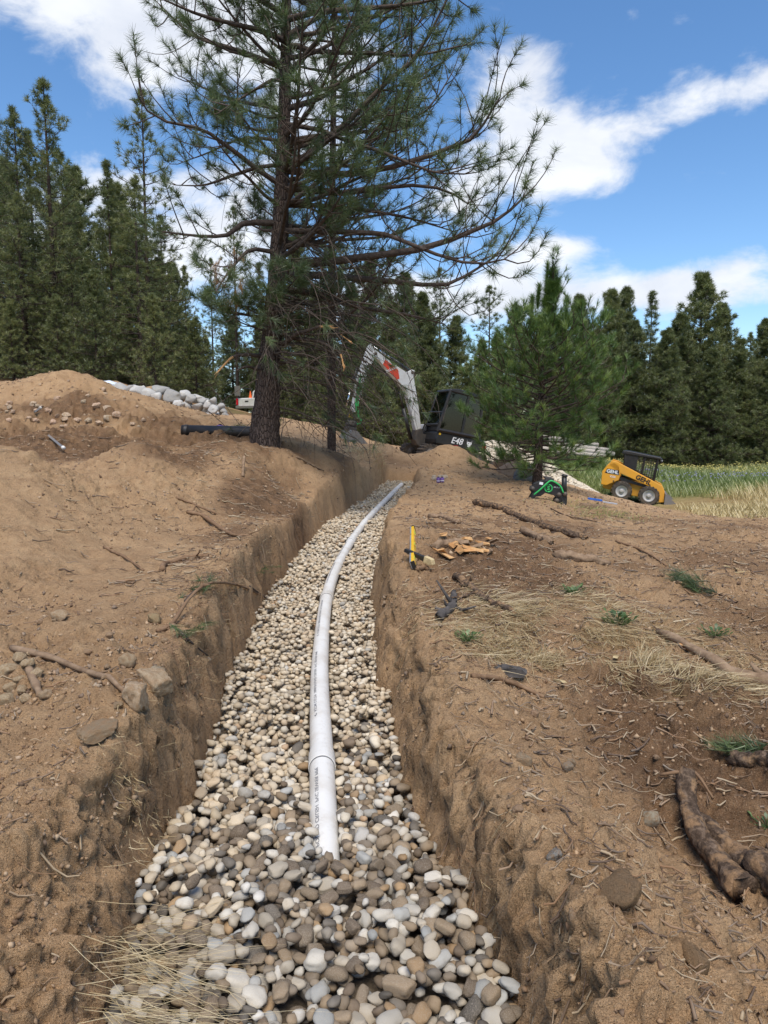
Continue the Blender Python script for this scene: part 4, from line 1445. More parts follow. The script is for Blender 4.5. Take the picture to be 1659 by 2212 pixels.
def second_pine():
    rng = np.random.default_rng(33)
    D = 16.0
    base = at(716, 945, D); base.z = g1(base.x, D) - .05
    root = thing('pine_tree', 'thinner pine with orange-scarred trunk growing close behind the big old pine', 'tree', base)
    inv = np.array(base)
    axis = smooth_pts([np.array(base) - [0, 0, .3], at(716, 700, D), at(718, 400, D), at(722, 100, D), at(724, -250, D)], 24) - inv
    V, F = batch_tubes(axis[None], np.linspace(.10, .04, 24)[None], 12)
    link('trunk', mesh_np('trunk', V, F, M['bark'], True), root)
    limbs, rad = [], []
    H = axis[-1, 2]
    for k in range(74):
        z = H * (.24 + .76 * k / 74)
        s = np.array([np.interp(z, axis[:, 2], axis[:, j]) for j in range(3)])
        az = k * 2.4 + rng.normal() * .4
        L = (1.2 + 1.5 * rng.random()) * (1.15 if math.sin(az) > 0 else .75)
        limbs.append(limb_line(s, az, rng.random() * .3 - .05, L, rng, .5, 9, .07)); rad.append(.012 + .011 * L)
    LV, LF = batch_tubes(np.array(limbs), np.array(rad)[:, None] * np.linspace(1, .25, 9)[None], 5)
    (sV, sF), nd = foliage(limbs, rng, 30, 0.19, 0.0085, 8, .35, .3, .3, .008, (.5, .78, 1.0))
    dl = [limb_line(np.array([np.interp(z, axis[:, 2], axis[:, j]) for j in range(3)]), R(80) + rng.normal() * 1.3, .0, .6 + 1.2 * rng.random(), rng, -1.0, 9, .16) for z in H * (.05 + .4 * rng.random(60))]
    dV, dF = batch_tubes(np.array(dl), np.full((60, 1), .012) * np.linspace(1, .3, 9)[None], 4)
    V, F = cat_VF((LV, LF), (sV, sF), (dV, dF))
    link('branches', mesh_np('branches', V, F, None, True, mats=[M['branch'], M['dead']], midx=np.r_[np.zeros(len(LF) + len(sF), int), np.ones(len(dF), int)]), root)
    link('crown', mesh_np('crown', nd[0], nd[1], M['needle'], False, {'v': nd[2]}), root)


def young_pine():
    rng = np.random.default_rng(44)
    D = 17.0
    base = at(1160, 1044, D); base.z = g1(base.x, D) - .03
    root = thing('young_pine_tree', 'bushy young pine with bright green needles beside the excavator', 'tree', base)
    inv = np.array(base)
    H = at(1183, 590, D).z - base.z
    P = smooth_pts([np.array([0, 0, -.25]), np.array([.03, 0, H * .3]), np.array([.10, .05, H * .6]), np.array([.27, 0, H])], 24)
    V, F = batch_tubes(P[None], np.interp(np.linspace(0, 1, 24), [0, .15, 1], [.135, .11, .018])[None], 12)
    link('trunk', mesh_np('trunk', V, F, M['bark'], True), root)
    limbs, rad, top = [], [], []
    nl = 118
    for k in range(nl):
        f = .09 + .91 * (k + rng.random()) / nl
        z = f * H
        s = np.array([np.interp(z, P[:, 2], P[:, j]) for j in range(3)])
        az = k * 2.399 + rng.normal() * .3
        prof = np.interp(f, [.09, .2, .34, .48, .56, .62, .67, .72, .80, 1.0], [1.3, 1.75, 1.9, 1.85, 1.6, 1.2, .75, .3, .12, .06])
        prof *= 1.0 + .12 * math.sin(az * 2 + 1) + (.08 if math.sin(az) > 0 else 0)
        L = prof * (.60 + .52 * rng.random())
        pitch = np.interp(f, [.09, .2, .3, .6, .85, 1], [-.34, -.08, .1, .38, .8, 1.2])
        if f > .72 and rng.random() < .6: continue
        limbs.append(limb_line(s, az, pitch, L, rng, .42, 9, .05)); rad.append(.008 + .011 * L)
    limbs.append(P[-9:]); rad.append(.02)
    LV, LF = batch_tubes(np.array(limbs), np.array(rad)[:, None] * np.linspace(1, .3, 9)[None], 5)
    (sV, sF), nd = foliage(limbs, rng, 34, 0.21, 0.0080, 7.5, .25, .34, .5, .008, (.5, .76, 1.0), (8, 48))
    # leader spikes
    tops = []
    for (x, y0, y1) in [(1183, 650, 566), (1205, 640, 600), (1150, 680, 640), (1165, 660, 615), (1255, 700, 655), (1225, 690, 640)]:
        a, b = np.array(at(x - 3, y0, D)) - inv, np.array(at(x, y1, D)) - inv
        for q in np.linspace(0, 1, 16): tops.append((a * (1 - q) + b * q, b - a))
    tp = needles(np.array([t_[0] for t_ in tops]), np.array([t_[1] for t_ in tops]) + rng.normal(size=(len(tops), 3)) * .05, rng, 60, .17, .008, (12, 60))
    dl = [limb_line(np.array([0.02, 0, z]), rng.random() * 6.28, .0, .5 + .9 * rng.random(), rng, -.4, 9, .14) for z in .25 + 1.0 * rng.random(26)]
    dV, dF = batch_tubes(np.array(dl), np.full((26, 1), .011) * np.linspace(1, .3, 9)[None], 4)
    V, F = cat_VF((LV, LF), (sV, sF), (dV, dF))
    link('branches', mesh_np('branches', V, F, None, True, mats=[M['branch'], M['dead']], midx=np.r_[np.zeros(len(LF) + len(sF), int), np.ones(len(dF), int)]), root)
    nV = np.concatenate([nd[0], tp[0]]); nv = np.concatenate([nd[2], tp[2]])
    link('crown', mesh_np('crown', nV, np.arange(len(nV)).reshape(-1, 3), M['needle_young'], False, {'v': nv}), root)
    print('YOUNG tris', len(nv) // 3)


big_pine()
second_pine()
young_pine()


# ------------------------------------------------------------------ machines
def put_text(body, size, mat, parent, loc, rot, name='lettering', bold=0.0, shear=0.0, depth=0.004):
    me = text_mesh(body, size, depth, bold, shear)
    me.materials.append(mat)
    return link(name, me, parent, loc, rot)


def stadium(L, H, n=10):
    r = H / 2
    pts = []
    for k in range(n + 1):
        a = -math.pi / 2 + math.pi * k / n
        pts.append((L / 2 - r + r * math.cos(a), r + r * math.sin(a)))
    for k in range(n + 1):
        a = math.pi / 2 + math.pi * k / n
        pts.append((-L / 2 + r + r * math.cos(a), r + r * math.sin(a)))
    return pts


def excavator():
    D = 22.0
    p = at(952, 990, D)
    root = thing('excavator', 'black and white mini excavator with raised boom reaching into the pine', 'excavator', (p.x, D, 0.42), (0, 0, 0))
    fx, fy = -math.cos(R(22)), -math.sin(R(22))
    f = Vector((fx, fy, 0)); l = Vector((-fy, fx, 0)); u = Vector((0, 0, 1))
    # nose up
    f2 = (f * math.cos(R(10)) + u * math.sin(R(10))); u2 = f2.cross(l)
    m = Matrix((f2, l, u2)).transposed()
    root.rotation_euler = m.to_euler()
    root.scale = (.87, .87, .87)
    BK, WH, DS = M['black_paint'], M['white_paint'], M['dark_steel']
    # running gear
    for s in (1, -1):
        y0, y1 = s * .78 - .2, s * .78 + .2
        mb = MB().prism(stadium(2.5, .58), y0, y1)
        per = stadium(2.5, .58, 16)
        pts = np.array(per + [per[0]])
        seg = np.concatenate([[0], np.cumsum(np.linalg.norm(np.diff(pts, axis=0), axis=1))])
        for q in np.arange(0, seg[-1], .11):
            x, z = np.interp(q, seg, pts[:, 0]), np.interp(q, seg, pts[:, 1])
            x2, z2 = np.interp((q + .02) % seg[-1], seg, pts[:, 0]), np.interp((q + .02) % seg[-1], seg, pts[:, 1])
            mb.box((x, s * .78, z), (.05, .42, .07), (0, -math.atan2(z2 - z, x2 - x), 0))
        mb.build('track', M['rubber'], root)
        fr = MB().box((0, s * .78, .27), (1.75, .45, .2)).build('track_frame', DS, root, bevel=.03)
        for x in (-.93, .93): MB().lathe([(.17, -.22), (.17, .22)], (x, s * .78, .29), 'y', 20).build('idler', DS, fr, True)
        for x in (-.5, -.17, .17, .5): MB().lathe([(.09, -.215), (.09, .215)], (x, s * .78, .13), 'y', 14).build('roller', DS, fr, True)
    MB().box((0, 0, .42), (1.2, 1.2, .25)).lathe([(.5, .5), (.5, .64)], (0, 0, 0), 'z', 24).build('undercarriage', DS, root, bevel=.02)
    MB().prism([(-1.62, .02), (-1.5, .02), (-1.44, .2), (-1.5, .42), (-1.6, .42)], -.97, .97).box((-1.2, .35, .25), (.6, .1, .12)).box((-1.2, -.35, .25), (.6, .1, .12)).build('dozer_blade', DS, root, bevel=.01)
    # house
    prof = [(.78, .64), (.82, .8), (.78, 1.08), (-.9, 1.08), (-1.13, 1.02), (-1.18, .8), (-1.1, .66), (-.9, .62)]
    h = MB().prism(prof, -.95, .95).build('house', BK, root, bevel=.05)
    MB().prism([(-.25, 1.08), (-.3, 1.6), (-.5, 1.68), (-1.0, 1.6), (-1.12, 1.05)], -.95, .0).build('engine_hood', BK, root, bevel=.05)
    MB().box((.55, -.5, 1.2), (.5, .8, .26)).build('fuel_cover', WH, root, bevel=.04)
    put_text('E48', .30, M['white_mark'], h, (.02, .957, .86), (R(90), 0, R(180)), 'model_lettering', .004, .25)
    put_text('R-SERIES', .05, M['red_lens'], h, (.02, .957, .70), (R(90), 0, R(180)), 'series_lettering')
    # cat head emblem
    e = [(-.10, .12), (-.075, .03), (-.04, .06), (0, .045), (.04, .06), (.075, .03), (.10, .12), (.09, -.02), (.055, -.06), (.045, -.12), (0, -.15), (-.045, -.12), (-.055, -.06), (-.09, -.02)]
    em = MB().raw([(x, 0, z) for x, z in e] + [(x, .004, z) for x, z in e], [tuple(range(14)), tuple(range(27, 13, -1))] + [(i, (i + 1) % 14, (i + 1) % 14 + 14, i + 14) for i in range(14)])
    eo = em.build('emblem', M['white_mark'], h); eo.location = (-.47, .955, .86)
    for sx in (-1, 1):
        MB().box((-.47 + sx * .035, .961, .86), (.03, .004, .02), (0, sx * .4, 0)).build('emblem_eye', BK, eo).matrix_parent_inverse = Matrix.Translation((.47, -.955, -.86))
    MB().box((-1.08, .8, .82), (.12, .32, .11)).build('tail_light', M['red_lens'], root, bevel=.01)
    MB().box((.7, .956, 1.0), (.08, .004, .07)).build('warning_label', M['level_yellow'], h)
    # cab frame: posts and rails
    cab = MB()
    y0, y1 = -.02, .95
    A0, A1 = (.80, 1.08), (.56, 2.50)      # front post foot and head
    B0, B1 = (-.12, 1.08), (-.16, 2.52)    # door rear post
    C0, C1 = (-.82, 1.08), (-.70, 2.46)
    for yy in (y0, y1):
        for a, b in ((A0, A1), (B0, B1), (C0, C1)):
            cab.tube([(a[0], yy, a[1]), (b[0], yy, b[1])], .052, 6)
        cab.tube([(A0[0], yy, 1.12), (C0[0], yy, 1.12)], .07, 6)
        cab.tube([(A1[0], yy, A1[1]), (C1[0], yy, C1[1])], .05, 6)
    cab.tube([(A0[0], y0, 1.3), (A0[0], y1, 1.3)], .05, 6); cab.tube([(A0[0] - .03, y0, 1.75), (A0[0] - .10, y1, 1.75)], .03, 6)
    cab.box((.45, .46, 1.2), (.6, .95, .2))
    cf = cab.build('cab_frame', BK, root)
    MB().prism([(.62, 2.47), (.58, 2.56), (.3, 2.61), (-.6, 2.57), (-.76, 2.46)], y0 - .04, y1 + .04).build('cab_roof', BK, root, bevel=.03)
    def pane(nm, q, par=root):
        MB().raw([q[0], q[1], q[2], q[3]], [(0, 1, 2, 3)]).build(nm, M['glass'], par)
    pane('door_glass', [(.74, y1, 1.16), (B0[0] + .03, y1, 1.16), (B1[0] + .03, y1, 2.46), (.55, y1, 2.46)], cf)
    pane('rear_side_glass', [(B0[0] - .03, y1, 1.16), (C0[0] + .03, y1, 1.16), (C1[0] + .03, y1, 2.42), (B1[0] - .03, y1, 2.46)], cf)
    pane('windshield', [(.80, y0, 1.3), (.80, y1, 1.3), (.57, y1, 2.47), (.57, y0, 2.47)], cf)
    pane('rear_glass', [(-.8, y0, 1.3), (-.8, y1, 1.3), (-.71, y1, 2.43), (-.71, y0, 2.43)], cf)
    pane('right_glass', [(.74, y0, 1.2), (-.74, y0, 1.2), (-.66, y0, 2.44), (.55, y0, 2.44)], cf)
    MB().tube([(.7, y1 + .05, 1.45), (.66, y1 + .05, 1.8), (.60, y1 + .04, 2.0)], .014, 6).build('door_handle', DS, cf)
    st = MB().box((-.28, .46, 1.38), (.5, .5, .14)).box((-.55, .46, 1.78), (.14, .48, .75), (0, -.15, 0)).box((-.58, .46, 2.2), (.1, .26, .2)).build('seat', M['grey_plastic'], root, bevel=.04)
    MB().box((.0, .78, 1.5), (.4, .14, .22)).box((.0, .16, 1.5), (.4, .14, .22)).tube([(.1, .78, 1.6), (.14, .76, 1.85)], .02).tube([(.42, .3, 1.2), (.5, .3, 1.7)], .02).tube([(.42, .5, 1.2), (.5, .5, 1.7)], .02).build('controls', M['grey_plastic'], root)
    # swing bracket and boom
    yb = -.12
    MB().prism([(.75, .55), (1.05, .52), (1.2, .7), (1.18, 1.05), (1.0, 1.14), (.9, .95), (.75, .95)], yb - .22, yb + .22).build('swing_bracket', M['dark_steel'], root, bevel=.02)
    boom = [(.94, 1.0), (1.12, .92), (1.50, 1.70), (1.80, 2.30), (2.00, 2.48), (2.45, 2.78), (3.10, 3.20), (3.2, 3.3), (3.12, 3.42), (2.4, 3.10), (1.86, 2.92), (1.70, 3.06), (1.58, 3.04), (1.60, 2.86), (1.46, 2.50), (1.2, 1.80)]
    bo = MB().prism(boom, yb - .13, yb + .13).build('boom', WH, root, bevel=.015)
    MB().prism([(2.1, 2.66), (2.2, 2.60), (2.78, 3.01), (2.72, 3.18), (2.2, 2.94)], yb + .1325, yb + .137).build('red_decal', M['orange_red'], bo)
    put_text('bobcat', .14, M['white_mark'], bo, (2.47, yb + .141, 2.90), (R(90), R(-33), R(180)), 'decal_lettering')
    for q in ((1.66, 2.96), (1.0, 1.02), (3.1, 3.3)): MB().lathe([(.05, -.15), (.05, .15)], (q[0], yb, q[1]), 'y', 12).build('pin', DS, bo, True)
    for k in range(3): MB().tube(smooth_pts([(.92, yb + .1 - .05 * k, .95), (.85, yb + .08, 1.35 + .05 * k), (1.02, yb + .05, 1.7), (1.28, yb - .02 + .03 * k, 2.15), (1.48, yb, 2.65), (1.52, yb, 2.9)], 20), .018, 6).build('hydraulic_hose', M['black_plastic'], bo, True)
    # boom ram
    rm = MB().cyl((1.25, yb, .70), (1.72, yb, 1.70), .065).build('boom_ram', M['black_paint'], root, True)
    MB().cyl((1.72, yb, 1.70), (1.97, yb, 2.24), .035).build('ram_rod', M['black_plastic'], rm, True)
    # arm ram along the top of the boom
    rm = MB().cyl((1.66, yb, 2.98), (2.42, yb, 3.28), .06).build('arm_ram', BK, root, True)
    MB().cyl((2.42, yb, 3.28), (3.26, yb, 3.56), .032).build('ram_rod', M['chrome'], rm, True)
    arm = [(3.02, 3.3), (3.10, 3.16), (3.28, 2.6), (3.40, 1.55), (3.40, 1.28), (3.52, 1.22), (3.60, 1.34), (3.58, 1.9), (3.62, 2.2), (3.54, 2.55), (3.44, 3.1), (3.38, 3.46), (3.28, 3.62), (3.18, 3.56), (3.14, 3.40)]
    ar = MB().prism(arm, yb - .11, yb + .11).build('arm', WH, root, bevel=.012)
    for k in range(4): MB().tube(smooth_pts([(3.50, yb + .13, 2.5), (3.48 + .02 * k, yb + .13 + .02 * k, 2.0), (3.44 + .03 * k, yb + .14, 1.55), (3.36 + .01 * k, yb + .16, 1.15), (3.22, yb + .14, .95 + .02 * k), (3.3, yb + .1, .86), (3.46, yb + .05, .95)], 22), .022, 6).build('green_hose', M['green_hose'], ar, True)
    rm = MB().cyl((3.62, yb, 2.75), (3.74, yb, 1.95), .05).build('bucket_ram', BK, root, True)
    MB().cyl((3.74, yb, 1.95), (3.78, yb, 1.4), .028).build('ram_rod', M['chrome'], rm, True)
    cp_ = MB().box((3.52, yb, 1.06), (.3, .3, .2)).lathe([(.16, .72), (.2, .8), (.2, .9), (.16, .96)], (3.52, yb, 0), 'z', 20).box((3.52, yb, .66), (.34, .36, .14)).build('coupler', DS, root, bevel=.015)
    MB().box((3.63, yb + .16, 1.08), (.14, .03, .12)).build('coupler_label', M['level_yellow'], cp_)
    bk = MB().prism([(3.62, .62), (3.72, .30), (3.66, .02), (3.40, -.14), (3.05, -.16), (2.66, -.02), (2.68, .02), (3.06, -.11), (3.36, -.09), (3.58, .05), (3.62, .28), (3.40, .60)], yb - .5, yb + .5)
    for s in (-1, 1): bk.prism([(3.62, .62), (3.66, .05), (3.38, -.1), (3.05, -.12), (2.66, -.02), (3.40, .58)], yb + s * .49 - .012, yb + s * .49 + .012)
    bk.build('bucket', M['steel'], root)
    return root


def tyre_mesh(r, w, lugs=18):
    mb = MB().lathe([(r * .58, -w / 2 + .02), (r * .62, -w / 2), (r * .88, -w / 2), (r * .95, -w * .38), (r * .95, w * .38), (r * .88, w / 2), (r * .62, w / 2), (r * .58, w / 2 - .02)], (0, 0, 0), 'y', 30)
    mb.f = mb.f[:-2]
    for k in range(lugs):
        for s in (-1, 1):
            a = 2 * math.pi * (k + (.25 if s > 0 else -.25)) / lugs
            mb.box((r * .965 * math.cos(a), s * w * .25, r * .965 * math.sin(a)), (r * .09, w * .52, r * .15), (0, -a, 0))
    return mb


def skid_steer():
    D = 36.0
    p = at(1368, 1084, D)
    z = g1(p.x, D)
    root = thing('skid_steer_loader', 'yellow skid steer loader with black cab carrying gravel in its bucket', 'loader', (p.x, D, z + .02))
    f = Vector((math.cos(R(-20)), math.sin(R(-20)), 0)); u = Vector((0, 0, 1))
    f2 = f * math.cos(R(9)) - u * math.sin(R(9)); l = u.cross(f); u2 = f2.cross(l)
    root.rotation_euler = Matrix((f2, l, u2)).transposed().to_euler()
    root.scale = (1.18, 1.18, 1.18)
    Y, BK = M['yellow'], M['black_paint']
    MB().prism([(-1.0, .28), (.75, .28), (.9, .5), (.82, .85), (-1.0, .95)], -.55, .55).build('chassis', Y, root, bevel=.03)
    for x in (-.55, .55):
        for s in (-1, 1):
            w = link('wheel', tyre_mesh(.42, .30).mesh('tyre', M['rubber']), root, (x, s * .72, .42))
            MB().lathe([(.245, -.10 * s), (.25, .12 * s), (.22, .12 * s), (.17, .04 * s), (.09, .04 * s), (.09, .10 * s), (.02, .10 * s)], (0, 0, 0), 'y', 22).build('rim', M['rim'], w, True)
    # rear engine bay
    MB().prism([(-1.05, .35), (-1.35, .4), (-1.4, 1.0), (-1.3, 1.35), (-.7, 1.4), (-.7, .9)], -.5, .5).build('engine_bay', Y, root, bevel=.04)
    # upright and lift arm each side
    for s in (-1, 1):
        y0, y1 = s * .66, s * .80
        t = MB().prism([(-1.42, .55), (-1.48, 1.1), (-1.3, 1.45), (-1.05, 1.55), (-.85, 1.45), (-.72, 1.1), (-.75, .85), (-1.2, .55)], y0, y1).build('lift_tower', Y, root, bevel=.02)
        a = MB().prism([(-1.2, 1.62), (-.95, 1.6), (.55, 1.08), (.98, .92), (1.12, .72), (1.18, .26), (.98, .22), (.93, .6), (.8, .72), (-.7, 1.14), (-1.25, 1.38)], y0, y1).build('lift_arm', Y, root, bevel=.02)
        MB().prism([(-.72, 1.0), (.7, .78), (.75, .68), (-.72, .86)], s * .62, s * .70).build('arm_link', M['black_paint'], root)
        MB().cyl((-.7, s * .63, .98), (.55, s * .63, .75), .035).build('lift_ram', BK, root, True)
        if s < 0:
            MB().prism([(-1.36, 1.06), (-1.30, 1.26), (-.82, 1.26), (-.76, 1.06)], y1 - .002, y1 - .006).build('decal_plate', BK, t)
            put_text('GEHL', .20, M['white_mark'], t, (-1.06, y1 - .010, 1.155), (R(90), 0, 0), 'brand_lettering', .006)
            put_text('V330', .11, M['white_mark'], t, (-1.02, y1 - .006, .95), (R(90), 0, 0), 'model_lettering', .002)
            put_text('GEHL', .27, M['black_paint'], a, (.22, y1 - .006, 1.03), (R(90), R(16), 0), 'brand_lettering', .01)
            for q in ((-.95, .78), (-.82, .76)): MB().lathe([(.03, -.01), (.03, .01)], (q[0], y1, q[1]), 'y', 10).build('pin', BK, t)
    # cab
    cb = MB()
    for s in (-1, 1):
        y = s * .46
        for a, b in (((.62, .8), (.62, 1.98)), ((-.62, 1.2), (-.72, 2.0)), ((.1, 1.0), (.1, 1.98))): cb.tube([(a[0], y, a[1]), (b[0], y, b[1])], .05, 6)
        cb.tube([(-.62, y, 1.22), (.62, y, .95)], .05, 6)
        cb.box((-.42, y, 1.62), (.5, .05, .78))
    cf = cb.build('cab_frame', BK, root)
    MB().prism([(-.85, 1.96), (-.82, 2.1), (-.6, 2.12), (.72, 2.06), (.82, 1.97)], -.54, .54).build('cab_roof', BK, root, bevel=.03)
    for s in (-1, 1):
        g = MB()
        for x in np.linspace(-.15, .58, 9): g.tube([(x, s * .47, 1.05), (x, s * .47, 1.95)], .008, 4)
        for zz in np.linspace(1.1, 1.92, 9): g.tube([(-.17, s * .47, zz), (.6, s * .47, zz)], .008, 4)
        o = g.build('side_screen', M['dark_steel'], cf); tag(o, kind='stuff')
    MB().raw([(.64, -.44, .85), (.64, .44, .85), (.60, .44, 1.95), (.60, -.44, 1.95)], [(0, 1, 2, 3)]).build('front_door_glass', M['glass'], cf)
    for zz in (.86, 1.95): MB().tube([(.63, -.46, zz), (.63, .46, zz)], .04, 6).build('door_rail', BK, cf)
    for s in (-1, 1):
        lamp = MB().lathe([(.06, 0), (.07, .05), (.065, .07)], (.72, s * .47, 1.93), 'x', 14).build('work_light', M['grey_plastic'], root, True)
        MB().lathe([(.055, .071), (.03, .082)], (.72, s * .47, 1.93), 'x', 14).build('lens', M['white_mark'], lamp, True)
    MB().tube([(.64, -.55, 1.2), (.72, -.62, 1.25), (.72, -.62, 1.6), (.64, -.55, 1.65)], .018, 6).build('grab_handle', BK, root, True)
    MB().box((0, 0, 1.02), (.5, .5, .14)).box((-.26, 0, 1.35), (.14, .48, .6)).build('seat', M['blue'], root, bevel=.03)
    # bucket with gravel
    bk = MB()
    prof = [(1.16, .62), (1.2, .06), (1.9, -.04), (1.93, -.02), (1.26, .12), (1.22, .62)]
    bk.prism(prof, -.95, .95)
    for s in (-1, 1): bk.prism([(1.18, .62), (1.2, .06), (1.9, -.03), (1.62, .32)], s * .95 - .014, s * .95 + .014)
    bo = bk.build('bucket', M['steel'], root)
    MB().box((1.12, 0, .36), (.08, 1.0, .5)).build('quick_attach', M['black_paint'], root)
    rng = np.random.default_rng(3)
    n = 900
    x = 1.24 + .6 * rng.random(n); y = (rng.random(n) - .5) * 1.8
    zz = .12 + .20 * np.clip(1.0 - (x - 1.24) / .7, 0, 1) * (1 - .5 * (y / .95) ** 4) + .03 * rng.random(n)
    shp = [stone_shape(rng, 1, .1) for _ in range(5)]
    Mx = rand_rot(rng, n, .6) * (.022 + .018 * rng.random((n, 1, 1)))
    V, F, own = batch_stamp(shp, rng.integers(0, 5, n), Mx, np.stack([x, y, zz], 1))
    col = np.array([.34, .28, .21]) * (0.6 + .7 * rng.random((n, 1)))
    gl = MB().prism([(1.24, .10), (1.24, .32), (1.6, .2), (1.8, .06), (1.5, .10)], -.9, .9).build('gravel_core', M['grit'], root)
    o = link('gravel_load', mesh_np('gravel_load', V, F, M['stones'], True, {'Col': col[own]}), root); tag(o, kind='stuff')


def grapple():
    D = 13.8
    p = at(1180, 1084, D)
    root = thing('grapple_attachment', 'black steel grapple attachment with green hose lying in front of the young pine', 'attachment', (p.x, D, g1(p.x, D) - .03), (0, R(9), R(-8)))
    BK = M['black_paint']
    side = [(-.36, .16), (-.30, .30), (-.12, .40), (.12, .40), (.26, .34), (.36, .16), (.38, .02), (.28, -.02), (.20, .06), (.12, .14), (-.06, .16), (-.14, .08), (-.24, .06)]
    for y in (-.14, .11): MB().prism(side, y, y + .03).build('side_plate', BK, root, bevel=.006)
    MB().prism([(-.30, .29), (-.12, .385), (.12, .385), (.25, .33), (.24, .30), (.10, .35), (-.12, .35), (-.28, .26)], -.11, .11).build('top_plate', BK, root)
    for x, pts in ((-1, [(-.30, .12), (-.34, .0), (-.26, -.12), (-.10, -.14), (-.12, -.10), (-.22, -.07), (-.26, .02), (-.2, .1)]), (1, [(.26, .12), (.36, .02), (.38, -.08), (.26, -.15), (.10, -.14), (.12, -.10), (.24, -.08), (.28, .0)])):
        for y in (-.19, -.02, .15): MB().prism(pts, y, y + .04).build('tine', BK, root, bevel=.005)
    for q in ((-.31, .2), (.2, .17), (.18, .05), (.31, .2)): MB().lathe([(.045, -.17), (.045, .17), (.02, .175)], (q[0], 0, q[1]), 'y', 16).build('pin', M['dark_steel'], root, True)
    MB().cyl((.30, -.1, .20), (.24, -.1, .52), .05).lathe([(.03, .52), (.06, .53), (.06, .56), (.03, .57)], (.24, -.1, 0), 'z', 14).build('ram', BK, root, True)
    MB().tube(smooth_pts([(-.30, -.17, .06), (-.18, -.19, .20), (-.06, -.18, .36), (0, -.17, .41), (.10, -.17, .39), (.20, -.17, .33), (.27, -.17, .22)], 24), .016, 8).build('green_hose', M['green_hose'], root, True)
    MB().box((-.02, 0, .42), (.16, .2, .06)).tube([(-.13, 0, .455), (.02, 0, .455)], .022).build('mount', M['dark_steel'], root)
    ring = []
    for k in range(25):
        a = 2 * math.pi * k / 24; ring.append((-.02 + .07 * math.cos(a), -.146, .26 + .07 * math.sin(a)))
    em = MB().tube(ring, .013, 6).build('ring_emblem', M['green_hose'], root)
    put_text('S', .11, M['green_hose'], em, (-.02, -.1485, .26), (R(90), 0, 0), 'emblem_letter', .004)
    put_text('50-3171', .04, M['white_mark'], root, (.14, -.146, .30), (R(90), 0, 0), 'plate_lettering')
    MB().box((-.17, -.142, .33), (.07, .006, .05)).build('label_plate', M['white_mark'], root)


def pickup():
    D = 55.0
    p = at(534, 893, D)
    root = thing('pickup_truck', 'white pickup truck seen from behind parked beyond the big pine', 'truck', (p.x, D, max(g1(p.x, D), p.z - .25)), (0, 0, R(-22)))
    W_ = M['white_paint']
    # local: y forward (away), x right
    MB().prism([(-.96, .45), (-.96, 1.12), (-.92, 1.2), (.92, 1.2), (.96, 1.12), (.96, .45)], 0.05, 2.0).build('bed', W_, root, bevel=.04)
    MB().prism([(-.96, .45), (-.96, 1.15), (.96, 1.15), (.96, .45)], 2.0, 5.2).build('body', W_, root, bevel=.06)
    MB().prism([(-.9, 1.15), (-.76, 1.82), (-.6, 1.9), (.6, 1.9), (.76, 1.82), (.9, 1.15)], 2.02, 3.9).build('cab', W_, root, bevel=.05)
    MB().raw([(-.68, 2.005, 1.3), (.68, 2.005, 1.3), (.6, 2.005, 1.78), (-.6, 2.005, 1.78)], [(0, 1, 2, 3)]).build('rear_window', M['black_plastic'], root)
    tg = MB().box((0, 0, .85), (1.5, .06, .6)).build('tailgate', W_, root, bevel=.02)
    MB().box((0, -.04, .95), (.3, .03, .08)).build('handle', M['black_plastic'], tg)
    MB().box((0, -.08, .5), (1.9, .14, .2)).build('bumper', M['steel'], root, bevel=.02)
    for s in (-1, 1):
        MB().box((s * .87, -.01, .92), (.16, .08, .5)).build('tail_light', M['red_lens'], root, bevel=.01)
        MB().box((s * 1.1, 3.6, 1.25), (.22, .1, .2)).build('mirror', M['black_plastic'], root, bevel=.02)
        for y in (.9, 4.3): 
            w = link('wheel', tyre_mesh(.40, .26, 12).mesh('tyre', M['rubber']), root, (s * .84, y, .40))
            w.rotation_euler = (0, 0, R(90))
            MB().lathe([(.22, -.1), (.22, .1)], (0, 0, 0), 'y', 16).build('rim', M['rim'], w)
    # headache rack and cargo gate
    g = MB()
    for s in (-.85, .85): g.tube([(s, .15, 1.2), (s, .15, 2.0)], .03, 6)
    g.tube([(-.85, .15, 2.0), (-.85, 1.9, 2.0)], .03, 6).tube([(.85, .15, 2.0), (.85, 1.9, 2.0)], .03, 6)
    g.build('ladder_rack', M['black_paint'], root)
    m = MB().box((-.75, -.12, 1.75), (.5, .04, .75)); m.build('cargo_gate', M['steel'], root)
    for x in (.0, .55):
        c = MB().lathe([(.16, 1.2), (.13, 1.24), (.03, 1.75)], (x, .5, 0), 'z', 14).build('traffic_cone', M['sack'], None)
        c.parent = root
        c.name = 'cone_load'


def parked_car():
    D = 56.0
    p = at(640, 905, D)
    root = thing('parked_car', 'white car half hidden by hanging twigs right of the big pine trunk', 'car', (p.x, D, g1(p.x, D) - .1), (0, 0, R(20)))
    b = [(-2.1, .3), (2.1, .3), (2.2, .62), (2.0, .85), (1.1, .92), (.6, 1.38), (-.9, 1.42), (-1.6, .98), (-2.15, .9), (-2.2, .5)]
    MB().prism(b, -.85, .85).build('body', M['white_paint'], root, bevel=.08)
    MB().prism([(.98, .95), (.56, 1.32), (-.85, 1.35), (-1.4, 1.0)], -.856, -.852).build('side_window', M['black_plastic'], root)
    for x in (-1.3, 1.3):
        for s in (-1, 1):
            w = link('wheel', tyre_mesh(.33, .2, 12).mesh('tyre', M['rubber']), root, (x, s * .8, .33))
            MB().lathe([(.2, -.105), (.2, .105)], (0, 0, 0), 'y', 16).build('rim', M['rim'], w)


excavator()
skid_steer()
grapple()
pickup()
parked_car()


